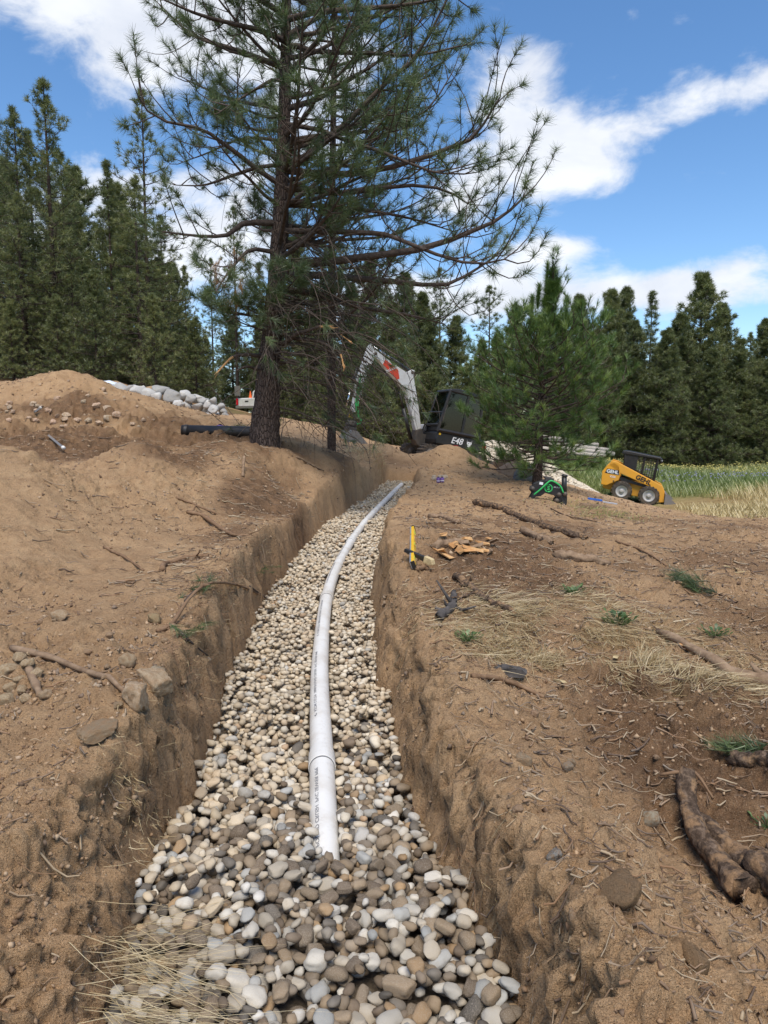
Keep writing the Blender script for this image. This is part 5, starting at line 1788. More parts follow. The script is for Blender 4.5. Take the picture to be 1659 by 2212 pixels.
# ------------------------------------------------------------------ boulders, mounds, gravel heap
def boulder_mesh(rng, sub=3, flat=5, rough=.28):
    V, F = stone_shape(rng, sub, rough, .5, flat + 4)
    return mesh_np('boulder', V, F, M['boulder'], False)


def boulder_wall():
    rng = np.random.default_rng(9)
    D = 26.0
    c = at(340, 880, D)
    root = thing('boulder_wall', 'retaining wall of stacked pale granite boulders below the forest', 'wall', (c.x, D, c.z))
    kit = [boulder_mesh(rng) for _ in range(8)]
    rows = [  # x, y (centres on the survey sheet), half width, half height
        (212, 846, 16, 10), (238, 850, 20, 15), (262, 851, 25, 18), (283, 840, 12, 8), (300, 845, 22, 13), (322, 852, 19, 13), (338, 862, 13, 12), (345, 843, 20, 9), (372, 856, 24, 15), (398, 851, 12, 9), (412, 862, 12, 9),
        (425, 860, 16, 9), (441, 868, 14, 10), (452, 874, 12, 9), (461, 868, 10, 9), (250, 872, 16, 8), (277, 868, 17, 9), (300, 865, 20, 9), (326, 872, 14, 7), (357, 874, 15, 7), (385, 872, 14, 8), (405, 876, 13, 8), (428, 880, 14, 8), (444, 886, 13, 8),
        (462, 884, 13, 9), (474, 878, 10, 7), (481, 889, 9, 7), (468, 896, 12, 7), (486, 897, 8, 6), (450, 897, 10, 6), (230, 836, 12, 6), (199, 840, 10, 7)]
    for i, (x, y, w, h) in enumerate(rows):
        dd = D + .25 * rng.normal() - .012 * (y - 850)
        p = at(x, y, dd)
        k = dd / FPX
        o = link('boulder', kit[i % 8], root, (p.x - c.x, p.y - D, p.z - c.z), (rng.normal() * .3, rng.normal() * .2, rng.normal() * .5))
        o.scale = (w * k * 1.02, (w + h) * .6 * k, h * k * 1.06)
        v = .27 + .26 * rng.random()
        o.color = (v, v * .96, v * .89, 1)
    # fill behind the stones
    p = at(345, 876, D + .55)
    mb = MB().prism([(-2.5, -.3), (-2.4, .55), (-1.4, .62), (0, .48), (1.2, .3), (2.3, -.05), (2.4, -.6), (0, -.6)], 0, .4)
    o = mb.build('fill', M['mound'], root); o.location = (p.x - c.x, p.y - D, p.z - c.z)
    # one boulder further left beyond the big spoil heap
    p = at(22, 833, 26)
    o = link('boulder', kit[2], None, p, (0, 0, .5)); o.scale = (.36, .3, .13); o.color = (.5, .49, .47, 1)
    tag(o, 'lone flat pale boulder peeping over the tall spoil heap', 'boulder')


def mound(name, label, px, py, d, w, h, dep, seed, mat, cat='soil mound', rough=.14, power=1.0):
    rng = np.random.default_rng(seed)
    p = at(px, py, d)
    n = 44
    u = np.linspace(-1, 1, n)
    X, Y = np.meshgrid(u, u, indexing='ij')
    r = np.sqrt(X ** 2 + Y ** 2)
    z = h * np.clip(1 - r ** 1.6, -.25, 1) ** power if power == 1 else h * (np.clip(1 - r, 0, 1) ** power) - .02
    x, y = X * w, Y * dep
    z = z + h * rough * fbm2(x.ravel() + seed, y.ravel(), 2.2 / max(w, .5), 4, .5, seed).reshape(n, n)
    V = np.stack([x, y, z], -1).reshape(-1, 3)
    i = np.arange(n - 1)[:, None] * n + np.arange(n - 1)[None]
    F = np.stack([i, i + n, i + n + 1, i + 1], -1).reshape(-1, 4)
    o = link(name, mesh_np(name, V, F, mat, True), None, (p.x, p.y, p.z))
    return tag(o, label, cat)


t = NT('mound_soil')
n2 = t.noise(3.0, 6, 0.62); n3 = t.noise(30.0, 5, 0.65)
c = t.ramp(n2, [(0.3, TAN2), (0.55, (.30, .20, .115)), (0.8, TAN)])
c = t.mix(t.ramp(n3, [(0.30, 0.55), (0.44, 0.0)]), c, DARK)
M['mound'] = t.done(c, 0.95, t.bump(n3, 0.8, 0.02, t.bump(n2, .6, .06)), spec=.1)
boulder_wall()
mound('soil_mound', 'rounded brown soil mound topped by a white sheet behind the boulder wall', 248, 862, 28.5, 1.25, .72, 1.0, 4, M['mound'])
mound('soil_mound', 'low brown soil mound behind the middle of the boulder wall', 338, 862, 29, 1.5, .5, 1.0, 6, M['mound'])
mound('soil_mound', 'small dark soil mound behind the right end of the boulder wall', 410, 872, 29, 1.0, .35, .8, 8, M['mound'])
# white sheet draped on the mound
n = 18
u = np.linspace(-1, 1, n); X, Y = np.meshgrid(u, u, indexing='ij')
pz = .14 - .16 * (X ** 2 + Y ** 2) + .012 * np.sin(X * 9 + Y * 4)
i = np.arange(n - 1)[:, None] * n + np.arange(n - 1)[None]
p = at(232, 828, 28.2)
sh = link('white_sheet', mesh_np('white_sheet', np.stack([X * .52, Y * .45, pz], -1).reshape(-1, 3), np.stack([i, i + n, i + n + 1, i + 1], -1).reshape(-1, 4), M['tarp'], True), None, (p.x, p.y, p.z - .03))
so = sh.modifiers.new('thickness', 'SOLIDIFY'); so.thickness = .015
tag(sh, 'white plastic sheet lying on top of a soil mound', 'sheet')


def gravel_heap():
    rng = np.random.default_rng(17)
    D = 25.0
    p = at(1062, 1000, D)
    base = g1(p.x, D)
    cx, cy, w, dep, h = p.x + .5, D, 3.4, 2.2, at(1010, 955, D).z - base + .15
    root = thing('gravel_heap', 'heap of pale gravel behind the excavator and the young pine', 'gravel heap', (cx, cy, base - .1))

    def hz(x, y):
        r = np.sqrt((x / w) ** 2 + (y / dep) ** 2)
        return gz(x + cx, y + cy) - base + .1 + h * np.clip(1 - r, 0, 1) * 1.05 - .12 * np.clip(r - .9, 0, .5) + .03 * fbm2(x, y, 2.0, 3, .5, 3)
    n = 60
    u = np.linspace(-1, 1, n); X, Y = np.meshgrid(u * w, u * dep, indexing='ij')
    i = np.arange(n - 1)[:, None] * n + np.arange(n - 1)[None]
    link('heap_core', mesh_np('heap_core', np.stack([X, Y, hz(X.ravel(), Y.ravel()).reshape(n, n) - .03], -1).reshape(-1, 3), np.stack([i, i + n, i + n + 1, i + 1], -1).reshape(-1, 4), M['grit'], True), root)
    N = 7000
    a = rng.random(N) * 6.28; r = np.sqrt(rng.random(N)) * .97
    x, y = np.cos(a) * r * w, np.sin(a) * r * dep
    keep = y < .6
    x, y = x[keep], y[keep]; N = len(x)
    shp = [stone_shape(rng, 1, .1) for _ in range(6)]
    Mx = rand_rot(rng, N, .5) * (.028 + .025 * rng.random((N, 1, 1)))
    V, F, own = batch_stamp(shp, rng.integers(0, 6, N), Mx, np.stack([x, y, hz(x, y)], 1))
    col = np.array([.62, .53, .40]) * (.7 + .5 * rng.random((N, 1)))
    o = link('gravel', mesh_np('gravel', V, F, M['stones'], True, {'Col': col[own]}), root); tag(o, kind='stuff')


gravel_heap()
rng = np.random.default_rng(71)
for (px, py, d, sx, sy, sz, rot, colr, lab) in [
        (1090, 1026, 20.0, .34, .3, .36, .3, (.20, .15, .11), 'brown broken boulder at the foot of the pale gravel heap'),
        (1112, 1028, 19.4, .50, .3, .32, -.5, (.24, .17, .12), 'tilted brown slab boulder leaning beside the grey boulder'),
        (1135, 1040, 18.6, .42, .34, .34, .2, (.20, .195, .19), 'rough grey boulder next to the trunk of the young pine')]:
    p = at(px, py, d)
    o = link('boulder', boulder_mesh(rng, 3, 6, .22), None, (p.x, p.y, max(p.z, g1(p.x, p.y) + sz * .4)), (.1, rot, .4)); o.scale = (sx, sy, sz); o.color = (*colr, 1)
    tag(o, lab, 'boulder')
# log pile far behind the young pine
for k, (px, py, d, L, r, yaw, pit) in enumerate([(1235, 958, 46, 3.6, .15, .15, .05), (1250, 966, 45.5, 4.2, .16, .05, .1), (1262, 974, 45, 4.0, .15, .12, .1), (1215, 950, 46.5, 3.4, .15, .2, .12), (1245, 980, 44.6, 3.6, .14, -.05, .08), (1200, 972, 45.2, 3.2, .15, .1, .1)]):
    p = at(px, py, d)
    dx = Vector((math.cos(yaw) * math.cos(pit), math.sin(yaw), -math.sin(pit))) * L / 2
    root = thing('log', 'pale peeled log in the pile behind the young pine', 'log', p, (0, 0, 0), 'logs in the pile behind the young pine')
    MB().tube([-dx, Vector((0, 0, .02)), dx], [r, r * .95, r * .85], 12).build('log_wood', M['pale_log'] if 'pale_log' in M else M.setdefault('pale_log', twig_material('pale_log', (.30, .25, .20), (.55, .49, .42))), root, True)
    MB().lathe([(r * .7, 0), (r * .3, .005)], (0, 0, 0), 'x', 12).build('cut_end', M['straw'], root).location = dx * 1.003


# ------------------------------------------------------------------ things lying about
def rock(px, py, size, col, label, group=None, asp=(1, .85, .7), sink=.25, seed=None, caked=False):
    r = np.random.default_rng(seed if seed is not None else int(px * 7 + py))
    p = ground_px(px, py)
    V, F = stone_shape(r, 4 if size > .045 else 3, .26, .4, 4)
    V = V * (1 + .05 * fbm(V * 5, 3, .6, seed=3))[:, None]
    o = link('rock', mesh_np('rock', V, F, M['rock'], True), None, (p.x, p.y, p.z + size * asp[2] * (1 - sink) * .8), (r.normal() * .15, r.normal() * .15, r.random() * 3))
    o.scale = (size * asp[0], size * asp[1], size * asp[2]); o.color = (*col, 1)
    if caked: o.data.materials[0] = M['mound']
    return tag(o, label, 'rock', group)


ST = (.48, .36, .23)
rock(337, 1490, .07, (.52, .39, .25), 'large flat tan rock on the left bank above the trench wall', asp=(1.25, .8, .55))
rock(292, 1527, .058, (.52, .39, .26), 'blocky tan rock leaning below the large flat rock on the left bank', asp=(.9, .75, .95), sink=.2)
rock(275, 1441, .036, ST, 'round tan rock beside the split branch on the left bank', asp=(1, .95, .9))
rock(342, 1458, .03, (.40, .34, .24), 'small rounded pale rock perched behind the large flat rock', asp=(1.2, .9, .7))
rock(98, 1510, .026, ST, 'single tan rock at the end of a short stake on the left bank')
rock(215, 1590, .05, (.33, .24, .15), 'soil-covered flat rock half buried in the left bank', asp=(1.5, .9, .4))
for k, (x, y, s) in enumerate([(18, 1460, .045), (42, 1430, .03), (62, 1442, .028), (22, 1495, .026), (48, 1497, .024), (12, 1520, .03), (70, 1418, .024), (80, 1460, .026), (40, 1475, .022), (58, 1515, .022)]):
    rock(x, y, s, (.52, .40, .25), 'tan rock in the loose cluster beside the short stake', 'rock cluster by the short stake')
rock(130, 1340, .045, ST, 'angular tan rock on the smooth spoil slope')
rock(335, 1345, .04, (.38, .29, .16), 'yellowish rock beside the leaning dead branch on the rim')
rock(1404, 1782, .032, (.42, .36, .26), 'pale cracked rock beside the dirt-caked root', asp=(1, .9, 1.0), sink=.15)
rock(1197, 1860, .02, (.30, .29, .26), 'small smooth grey stone on the right bank crest')
rock(1130, 1650, .028, (.34, .26, .17), 'brown rock half buried on the right bank slope')
rock(1225, 1665, .022, (.30, .25, .19), 'dark brown rock below the dark topsoil patch')
rock(1340, 1940, .045, (.27, .175, .10), 'large dirt-caked rock half buried in the right bank', asp=(1.1, 1, .7), sink=.75, caked=True)
rock(1010, 1395, .02, (.38, .29, .19), 'small tan rock on the right crest near the flattened straw')
rock(1500, 2080, .032, (.34, .23, .14), 'tan rock sunk in pale soil on the right bank', asp=(1.2, .8, .6), sink=.75, caked=True)
rng = np.random.default_rng(91)
for k in range(26):
    x, y = 60 + 420 * rng.random(), 1290 + 330 * rng.random()
    rock(x, y, .008 + .012 * rng.random(), (.36 + .06 * rng.random(), .27, .17), 'small tan stone scattered on the left bank', 'small stones on the left bank')
for k in range(22):
    x, y = 1000 + 500 * rng.random(), 1500 + 500 * rng.random()
    rock(x, y, .008 + .010 * rng.random(), (.34 + .06 * rng.random(), .26, .17), 'small stone scattered on the right bank', 'small stones on the right bank')
for k in range(40):
    x, y = 10 + 330 * rng.random(), 845 + 90 * rng.random()
    rock(x, y, .03 + .05 * rng.random(), (.50 + .1 * rng.random(), .42, .31), 'pale stone in the face of the tall spoil heap', 'stones in the tall spoil heap')


def stick(name, pts, r0, r1, mat, label, cat='stick', group=None, lift=.6, n=14, knots=0, seed=0, sides=7):
    """pts on the survey sheet; lies on the ground"""
    rg = np.random.default_rng(seed + int(pts[0][0] * 3 + pts[0][1]))
    P = []
    for q in pts:
        g = ground_px(q[0], q[1]); h = q[2] if len(q) > 2 else 0
        P.append(Vector((g.x, g.y, g.z + h)))
    if r0 >= .025: n, sides = 60, 22
    c = P[0].copy()
    L = smooth_pts([p - c for p in P], n)
    # settle on the ground without following every lump
    if all(len(q) < 3 for q in pts):
        L[:, 2] = np.maximum(L[:, 2], gz(L[:, 0] + c.x, L[:, 1] + c.y) - c.z)
        for _ in range(3): L[1:-1, 2] = np.maximum(L[1:-1, 2], .5 * (L[:-2, 2] + L[2:, 2]))
    rr = np.linspace(r0, r1, n) * (1 + .11 * np.interp(np.linspace(0, 9, n), np.arange(10), rg.normal(size=10)))
    L[:, 2] += rr * lift
    V, F = batch_tubes(L[None], rr[None], sides)
    V = V + fbm(V * np.array([30, 30, 30]) + seed, 3, .6, seed=seed)[:, None] * unit(V - np.repeat(L, sides, 0)) * r0 * (.2 if r0 < .025 else .16)
    if r0 >= .025:
        # long bark ridges with broken plates, ragged snapped ends
        V3 = V.reshape(n, sides, 3)
        an = np.arange(sides) / sides * 6.2832
        ss = np.concatenate([[0], np.cumsum(np.linalg.norm(np.diff(L, axis=0), axis=1))])
        q = np.stack(np.broadcast_arrays(np.cos(an)[None] * 2.6, np.sin(an)[None] * 2.6, (ss / r0 * .45)[:, None]), -1).reshape(-1, 3)
        rid = (.5 - np.abs(fbm(q, 3, .6, seed=seed + 9))).reshape(n, sides, 1)
        V3 = V3 + unit(V3 - L[:, None]) * rid * r0 * .30
        V3[0] -= unit(L[1] - L[0]) * (rg.random((sides, 1)) * r0 * 1.3); V3[-1] += unit(L[-1] - L[-2]) * (rg.random((sides, 1)) * r0 * 1.3)
        V = V3.reshape(-1, 3)
    mb = MB().raw(V, F)
    mb.f += [tuple(range(sides - 1, -1, -1)), tuple(range((n - 1) * sides, n * sides))]
    for k in range(knots):
        i = int(rg.integers(1, n - 1)); e = L[i] + np.array([rg.normal(), rg.normal(), abs(rg.normal())]) * r0 * 3.2
        mb.tube([L[i], (L[i] + e) / 2 + rg.normal(size=3) * r0 * .4, e], [rr[i] * .5, rr[i] * .4, rr[i] * .2], 5)
    o = mb.build(name, mat, None, smooth=True)
    o.location = c
    return tag(o, label, cat, group)


rng_b = np.random.default_rng(55)
LB, WD, RT = M['logbark'], M['wood'], M['root']
stick('log', [(1030, 1092), (1100, 1112), (1180, 1142), (1260, 1165)], .045, .030, LB, 'long bark-covered pole lying across the cleared ground', 'log', knots=3)
stick('log', [(1130, 1150), (1165, 1165), (1190, 1175)], .035, .03, WD, 'short stripped log piece beside the long pole', 'log')
stick('log', [(1205, 1205), (1255, 1212), (1305, 1222)], .040, .034, WD, 'stripped log with a splintered orange end', 'log')
stick('log', [(1420, 1370), (1490, 1410), (1550, 1450), (1600, 1475), (1680, 1500)], .020, .042, WD, 'peeling grey branch log on the dry grass', 'log', knots=3)
stick('log', [(1515, 1790), (1560, 1840), (1620, 1890), (1700, 1960)], .034, .046, LB, 'thick weathered log lying behind the dirt-caked root', 'log', sides=10)
stick('root_log', [(1478, 1722, .05), (1485, 1775, .04), (1505, 1830, .035), (1545, 1880, .02), (1600, 1925, -.02)], .027, .038, M['logbark'], 'dirt-caked bent root standing out of the right bank', 'root', sides=12, n=18)
stick('log', [(1590, 1650), (1630, 1655), (1690, 1650)], .026, .03, LB, 'dark branch end by the pine sprig at the edge of the dark soil', 'log')
stick('branch', [(1425, 1690, .02), (1470, 1700, .05), (1500, 1702, .055), (1540, 1735, .01)], .007, .005, M['root'], 'snapped curved branch arching above the dirt-caked root', 'branch')
stick('branch', [(25, 1405), (110, 1430), (200, 1465), (270, 1500)], .018, .009, WD, 'long split weathered branch on the left bank', 'branch', knots=1)
stick('stake', [(62, 1452), (88, 1505)], .017, .014, WD, 'short weathered stake pushed into the left bank', 'stake', lift=.4)
stick('branch', [(340, 1368), (370, 1352), (410, 1322, .07), (455, 1305, .12), (520, 1303, .12), (570, 1310, .06)], .013, .006, RT, 'dead branch with green needles reaching over the trench rim', 'branch', knots=3)
stick('root', [(350, 1235), (358, 1222), (395, 1212), (450, 1203)], .020, .012, RT, 'hooked reddish root on the left rim', 'root', knots=1)
stick('root', [(225, 1185), (270, 1210), (310, 1235)], .012, .008, RT, 'thin root trailing down the spoil slope', 'root')
stick('root', [(405, 1110), (450, 1130), (500, 1160), (545, 1165)], .022, .012, RT, 'knotted root along the dark edge of the left rim', 'root', knots=3)
stick('root', [(380, 1080), (420, 1095), (470, 1112)], .014, .008, RT, 'slim brown root on the mid spoil heap', 'root')
stick('branch', [(640, 990), (670, 1005), (700, 1020)], .02, .012, WD, 'peeled crooked branch on the spoil crest below the big pine', 'branch')
stick('stake', [(524, 1030), (528, 1012, .16)], .022, .018, WD, 'short broken stake standing in the spoil below the big pine', 'stake', lift=0)
stick('stick', [(985, 2092), (1020, 2085), (1062, 2068)], .007, .009, RT, 'thin brown stick lying on the cobbles by the right wall', 'stick')
stick('log', [(940, 1185), (975, 1178), (1000, 1172)], .03, .026, WD, 'stubby stripped log piece near the trench edge', 'log')
stick('log', [(930, 1118), (960, 1122), (990, 1132)], .028, .026, WD, 'smooth stripped limb lying near the trench bend', 'log')
stick('branch', [(900, 1238), (915, 1232), (925, 1232)], .02, .016, RT, 'short dark root piece below the spirit level', 'root')
stick('branch', [(985, 1250), (1020, 1275), (1065, 1310), (1110, 1330)], .025, .014, LB, 'dark gnarled branch lying through the wood chips', 'branch', knots=4)
stick('stump_piece', [(950, 1340), (975, 1320), (980, 1290)], .028, .02, M['dark_wood'] if 'dark_wood' in M else M.setdefault('dark_wood', twig_material('charred_wood', (.045, .04, .036), (.12, .105, .095))), 'grey-black forked stump fragment at the edge of the straw', 'branch', knots=5)
stick('branch', [(1020, 1465), (1080, 1470), (1130, 1490), (1180, 1510)], .012, .007, RT, 'thin branch under the flattened straw', 'branch', knots=2)
p = ground_px(1098, 1458); b = MB().prism([(-.075, .0), (-.07, .022), (-.02, .034), (.05, .03), (.08, .016), (.07, -.004)], -.028, .028)
for j in range(5): b.prism([(-.06 + .02 * j, .02), (-.055 + .02 * j, .04), (-.02 + .02 * j, .034), (-.02 + .02 * j, .02)], -.03 + .004 * j, .02)
b.v = [tuple(np.array(v) + rng_b.normal(size=3) * .004) for v in b.v]
o = b.build('wood_chunk', M['dark_wood']); o.location = p; o.rotation_euler = (0, .05, -.1); tag(o, 'dark rotten wood chunk below the flattened straw', 'wood chunk')
stick('branch', [(1460, 1262), (1520, 1280), (1580, 1300)], .012, .006, LB, 'branch under the pine sprig on the cleared ground', 'branch', knots=2)
stick('branch', [(1330, 1170), (1390, 1195), (1440, 1225)], .016, .01, RT, 'long reddish branch near the bank edge of the clearing', 'branch', knots=2)
stick('branch', [(1190, 1100), (1230, 1118), (1290, 1128)], .012, .008, LB, 'curved twig lying below the grapple', 'branch')
# orange splintered wood from a shattered stump
rng = np.random.default_rng(101)
for k in range(22):
    x, y = 955 + 110 * rng.random(), 1165 + 45 * rng.random()
    p = ground_px(x, y)
    L = .06 + .14 * rng.random()
    b = MB().box((0, 0, 0), (L, .02 + .04 * rng.random(), .008 + .02 * rng.random()))
    b.v = [tuple(np.array(v) + rng.normal(size=3) * .006) for v in b.v]
    o = b.build('wood_splinter', M['fresh'] if k % 3 else M['wood'])
    o.location = (p.x, p.y, p.z + .02 + .02 * rng.random()); o.rotation_euler = (rng.normal() * .4, rng.normal() * .3, rng.normal() * .7)
    tag(o, 'orange splinter of freshly shattered wood in the pile by the level', 'wood splinter', 'shattered wood by the level')
for (x, y) in [(1225, 1200), (1240, 1203), (1590, 1235), (1600, 1240), (1210, 1480), (1475, 1400), (1330, 1430), (1570, 1228)]:
    p = ground_px(x, y)
    b = MB().prism([(-.045, 0), (-.02, .007), (.05, .005), (.03, -.003)], -.012, .012)
    o = b.build('wood_chip', M['fresh'] if x % 2 else M['straw']); o.location = (p.x, p.y, p.z + .012); o.rotation_euler = (.1, .2, rng.random() * 3)
    tag(o, 'pale chip of split wood lying on the cleared ground', 'wood chip', 'pale chips on the cleared ground')


# spirit level, hammer-like tool, cans, pipes
def spirit_level():
    a, b = ground_px(893, 1238), ground_px(893, 1155)
    a = a + Vector((0, 0, .045)); b = b + Vector((0, 0, .05))
    dv = (b - a); L = dv.length
    root = thing('spirit_level', 'long yellow and silver spirit level lying on the right bank', 'level', (a + b) / 2)
    x = dv.normalized(); s = Vector((1, 0, 0)); s = (s - x * s.dot(x)).normalized(); u = s.cross(x)
    s2, u2 = (s * .75 - u * .66), (u * .75 + s * .66)
    root.rotation_euler = Matrix((x, -s, u)).transposed().to_euler()
    root.rotation_euler.rotate_axis('X', R(-20))
    MB().box((0, 0, 0), (L, .022, .05)).build('beam', M['level_yellow'], root, bevel=.002)
    MB().box((0, 0.016, 0), (L, .010, .052)).build('silver_edge', M['alu'], root)
    for k in range(6): MB().box((0 if k == 5 else (-.4 + .2 * k) * L, -.0125, 0), (.09 * L, .003, .012)).build('print_band', M['orange_red'] if k == 5 else M['fresh'], root)
    for q in (-1, 0, 1): MB().box((q * L * .36, -.0125, 0), (.05, .004, .03)).build('vial', M['leaf_glass'] if 'leaf_glass' in M else M.setdefault('leaf_glass', plain('vial', (.5, .62, .1), .2)), root)
    for q in (-1, 1): MB().box((q * L * .503, 0, 0), (.012, .03, .058)).build('end_cap', M['black_plastic'], root)
    c = ground_px(905, 1228)
    r2 = thing('utility_knife', 'black-handled tool with a pale head lying across the spirit level', 'tool', (c.x + .0, c.y, c.z + .09), (0, R(14), R(-42)))
    MB().prism([(-.14, -.014), (-.14, .014), (.02, .018), (.06, .024), (.06, -.02), (.02, -.014)], -.016, .016).build('handle', M['black_plastic'], r2, bevel=.004)
    MB().prism([(.06, -.024), (.06, .028), (.13, .026), (.15, -.01), (.12, -.026)], -.02, .02).build('head', M['straw'], r2, bevel=.004)


spirit_level()


def can(p, r, h, label, tilt=0):
    root = thing('can', label, 'can', p, (tilt, 0, .4))
    MB().lathe([(r * .9, 0), (r, .006), (r, h - .006), (r * .92, h)], (0, 0, 0), 'z', 18).build('body', M['purple'], root, True)
    MB().lathe([(r * 1.004, h * .25), (r * 1.004, h * .4)], (0, 0, 0), 'z', 18).build('label_band', M['white_mark'], root, True)
    MB().lathe([(r * .5, h), (r * .5, h + .02), (r * .35, h + .022)], (0, 0, 0), 'z', 14).build('cap', M['black_plastic'], root, True)


q = ground_px(947, 1043); can(q, .045, .11, 'purple primer can standing at the far end of the trench')
q = ground_px(955, 1042); can(q, .045, .10, 'second can of purple primer beside the cobbles, with a pale cap')
for k in range(14):
    x, y = 935 + 30 * rng.random(), 1030 + 10 * rng.random()
    rock(x, y, .035 + .02 * rng.random(), (.52, .46, .37), 'pale cobble in the small pile around the primer cans', 'cobbles by the primer cans', sink=0)

a, b = ground_px(394, 944, 12.5), ground_px(470, 946, 12.5); a.z += .09; b = a + (b - a).normalized() * 1.45; b.z = max(g1(b.x, b.y) + .07, a.z - .03)
q = a + (b - a) * .42 + Vector((0, .25, 0)); can((q.x, q.y, a.z + .05), .06, .05, 'purple tub lid showing above the black drain pipe')
root = thing('culvert_pipe', 'black plastic drain pipe lying beside the big pine trunk', 'pipe', (a + b) / 2)
h = (b - a) / 2
mb = MB(); n = 28
V, F = batch_tubes(np.array([[-h, h]]), np.array([[.1, .1]]), n); mb.raw(V, F)
V, F = batch_tubes(np.array([[-h, h]]), np.array([[.09, .09]]), n); o0 = len(mb.v); mb.raw(V, F[:, ::-1])
mb.f += [(k, (k + 1) % n, o0 + (k + 1) % n, o0 + k) for k in range(n)]
mb.build('pipe_wall', M['black_plastic'], root, True)
MB().raw(*batch_tubes(np.array([[-h * .93, -h * .86]]), np.array([[.108, .108]]), n)).build('rib', M['black_plastic'], root, True)
p = at(482, 941, 13.6)
o = MB().prism([(-.07, 0), (-.03, .05), (.05, .04), (.08, 0)], -.03, .03).build('plastic_scrap', M['tarp']); o.location = (p.x, p.y, g1(p.x, p.y) + .005); tag(o, 'crumpled white plastic scrap below the black drain pipe', 'scrap')
for (x0, y0, x1, y1, lab) in [(75, 898, 88, 892, 'short grey metal post half buried at the foot of the tall spoil heap'), (106, 952, 138, 980, 'grey metal post sticking out of the dark gully')]:
    p, e = ground_px(x0, y0), ground_px(x1, y1)
    rt = thing('metal_post', lab, 'post', p + Vector((0, 0, .05)))
    d = e - p + Vector((0, 0, .03))
    MB().tube([(0, 0, 0), d], [.02, .02], 4).build('channel', M['steel'], rt)
    MB().tube([d * .95, d * 1.02], [.026, .026], 12).build('white_end', M['pvc'], rt, True)
p = ground_px(1300, 1092); rt = thing('blue_level', 'blue and silver bar tool lying near the loader', 'tool', p + Vector((0, 0, .05)), (.05, .14, -.2))
MB().box((-.15, 0, .05), (.3, .03, .04)).build('blue_bar', M['blue'], rt, bevel=.004)
MB().box((.16, 0, .025), (.3, .028, .03)).build('silver_bar', M['alu'], rt, bevel=.004)
p = ground_px(1278, 1097); o = MB().prism([(-.3, 0), (-.2, .09), (.3, .03), (.35, 0)], -.12, .12).build('plank_scrap', M['wood']); o.location = p; tag(o, 'weathered plank scrap beside the blue bar tool', 'plank')


# pine sprigs lying on the ground, needles green
def sprig(pts, n, label, ln=.13, seed=0, lift=.03):
    rg = np.random.default_rng(seed)
    P = [ground_px(q[0], q[1]) for q in pts]
    for p_, q in zip(P, pts): p_.z += lift if len(q) < 3 else q[2]
    c = P[0].copy()
    L = smooth_pts([p_ - c for p_ in P], 10)
    root = thing('pine_sprig', label, 'sprig', c)
    MB().tube(L, np.linspace(.008, .003, 10), 6).build('twig', M['branch'], root, True)
    pos = L[rg.integers(3, 10, n)] + rg.normal(size=(n, 3)) * .03
    V, F, v = needles(pos, unit(L[-1] - L[0])[None] + rg.normal(size=(n, 3)) * .5, rg, 26, ln, .0035, (10, 55))
    V[:, 2] = np.maximum(V[:, 2], -.02)
    o = link('needles', mesh_np('needles', V, F, M['needle'], False, {'v': v}), root)


sprig([(1545, 1290), (1500, 1275), (1460, 1255)], 26, 'green pine sprig lying on the cleared ground', .15, 1)
sprig([(1630, 1650), (1590, 1635), (1555, 1640)], 16, 'green pine sprig on the dark soil by a branch end', .10, 2)
sprig([(540, 1302, .12), (575, 1310, .05), (595, 1330, -.02)], 12, 'green needle tip of the branch hanging over the cobbles', .10, 3)
sprig([(400, 1310), (420, 1288), (450, 1280)], 8, 'green needle tuft beside the dead branch on the rim', .09, 4)
sprig([(385, 1375), (415, 1405), (450, 1430)], 10, 'drooping green needle tuft on the left trench wall', .09, 5)
sprig([(470, 955), (500, 945), (535, 935)], 16, 'green pine bough under the black drain pipe', .16, 6, .1)


# small weeds
def weed(px, py, n, size, label, seed):
    rg = np.random.default_rng(seed)
    p = ground_px(px, py)
    a = rg.random(n) * 6.28; r = rg.random(n) ** .6 * size
    pos = np.stack([np.cos(a) * r, np.sin(a) * r, .01 + size * .5 * rg.random(n)], 1)
    d = unit(np.stack([np.cos(a), np.sin(a), .6 + rg.random(n)], 1))
    L = size * (.25 + .3 * rg.random(n))
    sd = unit(np.cross(d, UP))
    P = pos[:, None] + d[:, None] * (L[:, None] * np.array([0, .5, 1.0]))[..., None]; P[:, 2, 2] -= L * .2
    V, F = batch_strips(P, L[:, None] * np.array([.05, .26, .02]), sd)
    root = thing('weed', label, 'plant', p)
    link('leaves', mesh_np('leaves', V, F, M['leaf'], False, {'v': np.repeat(rg.random(n), 6)}), root)
    st = np.stack([np.zeros((n, 3)), pos], 1)
    V, F = batch_tubes(st, np.full((n, 2), .0015), 3)
    link('stems', mesh_np('stems', V, F, M['leaf'], False, {'v': np.full(len(V), .3)}), root)


weed(1335, 1350, 60, .10, 'leafy green weed growing through the flattened straw', 1)
weed(1240, 1285, 40, .09, 'small green weed near the middle of the clearing', 2)
weed(1010, 1390, 46, .07, 'low green weed at the near edge of the straw', 3)
weed(1545, 1375, 36, .08, 'green weed on the dry ground beyond the straw', 4)
weed(1655, 1790, 20, .05, 'pale green weed beside the thick weathered log', 5)


# ------------------------------------------------------------------ ground litter that nobody could count
def scatter_px(rng, n, x0, x1, y0, y1, wx=None):
    """random ground points spread evenly over an area of the view, placed on the ground"""
    X, Y = [], []
    return X, Y


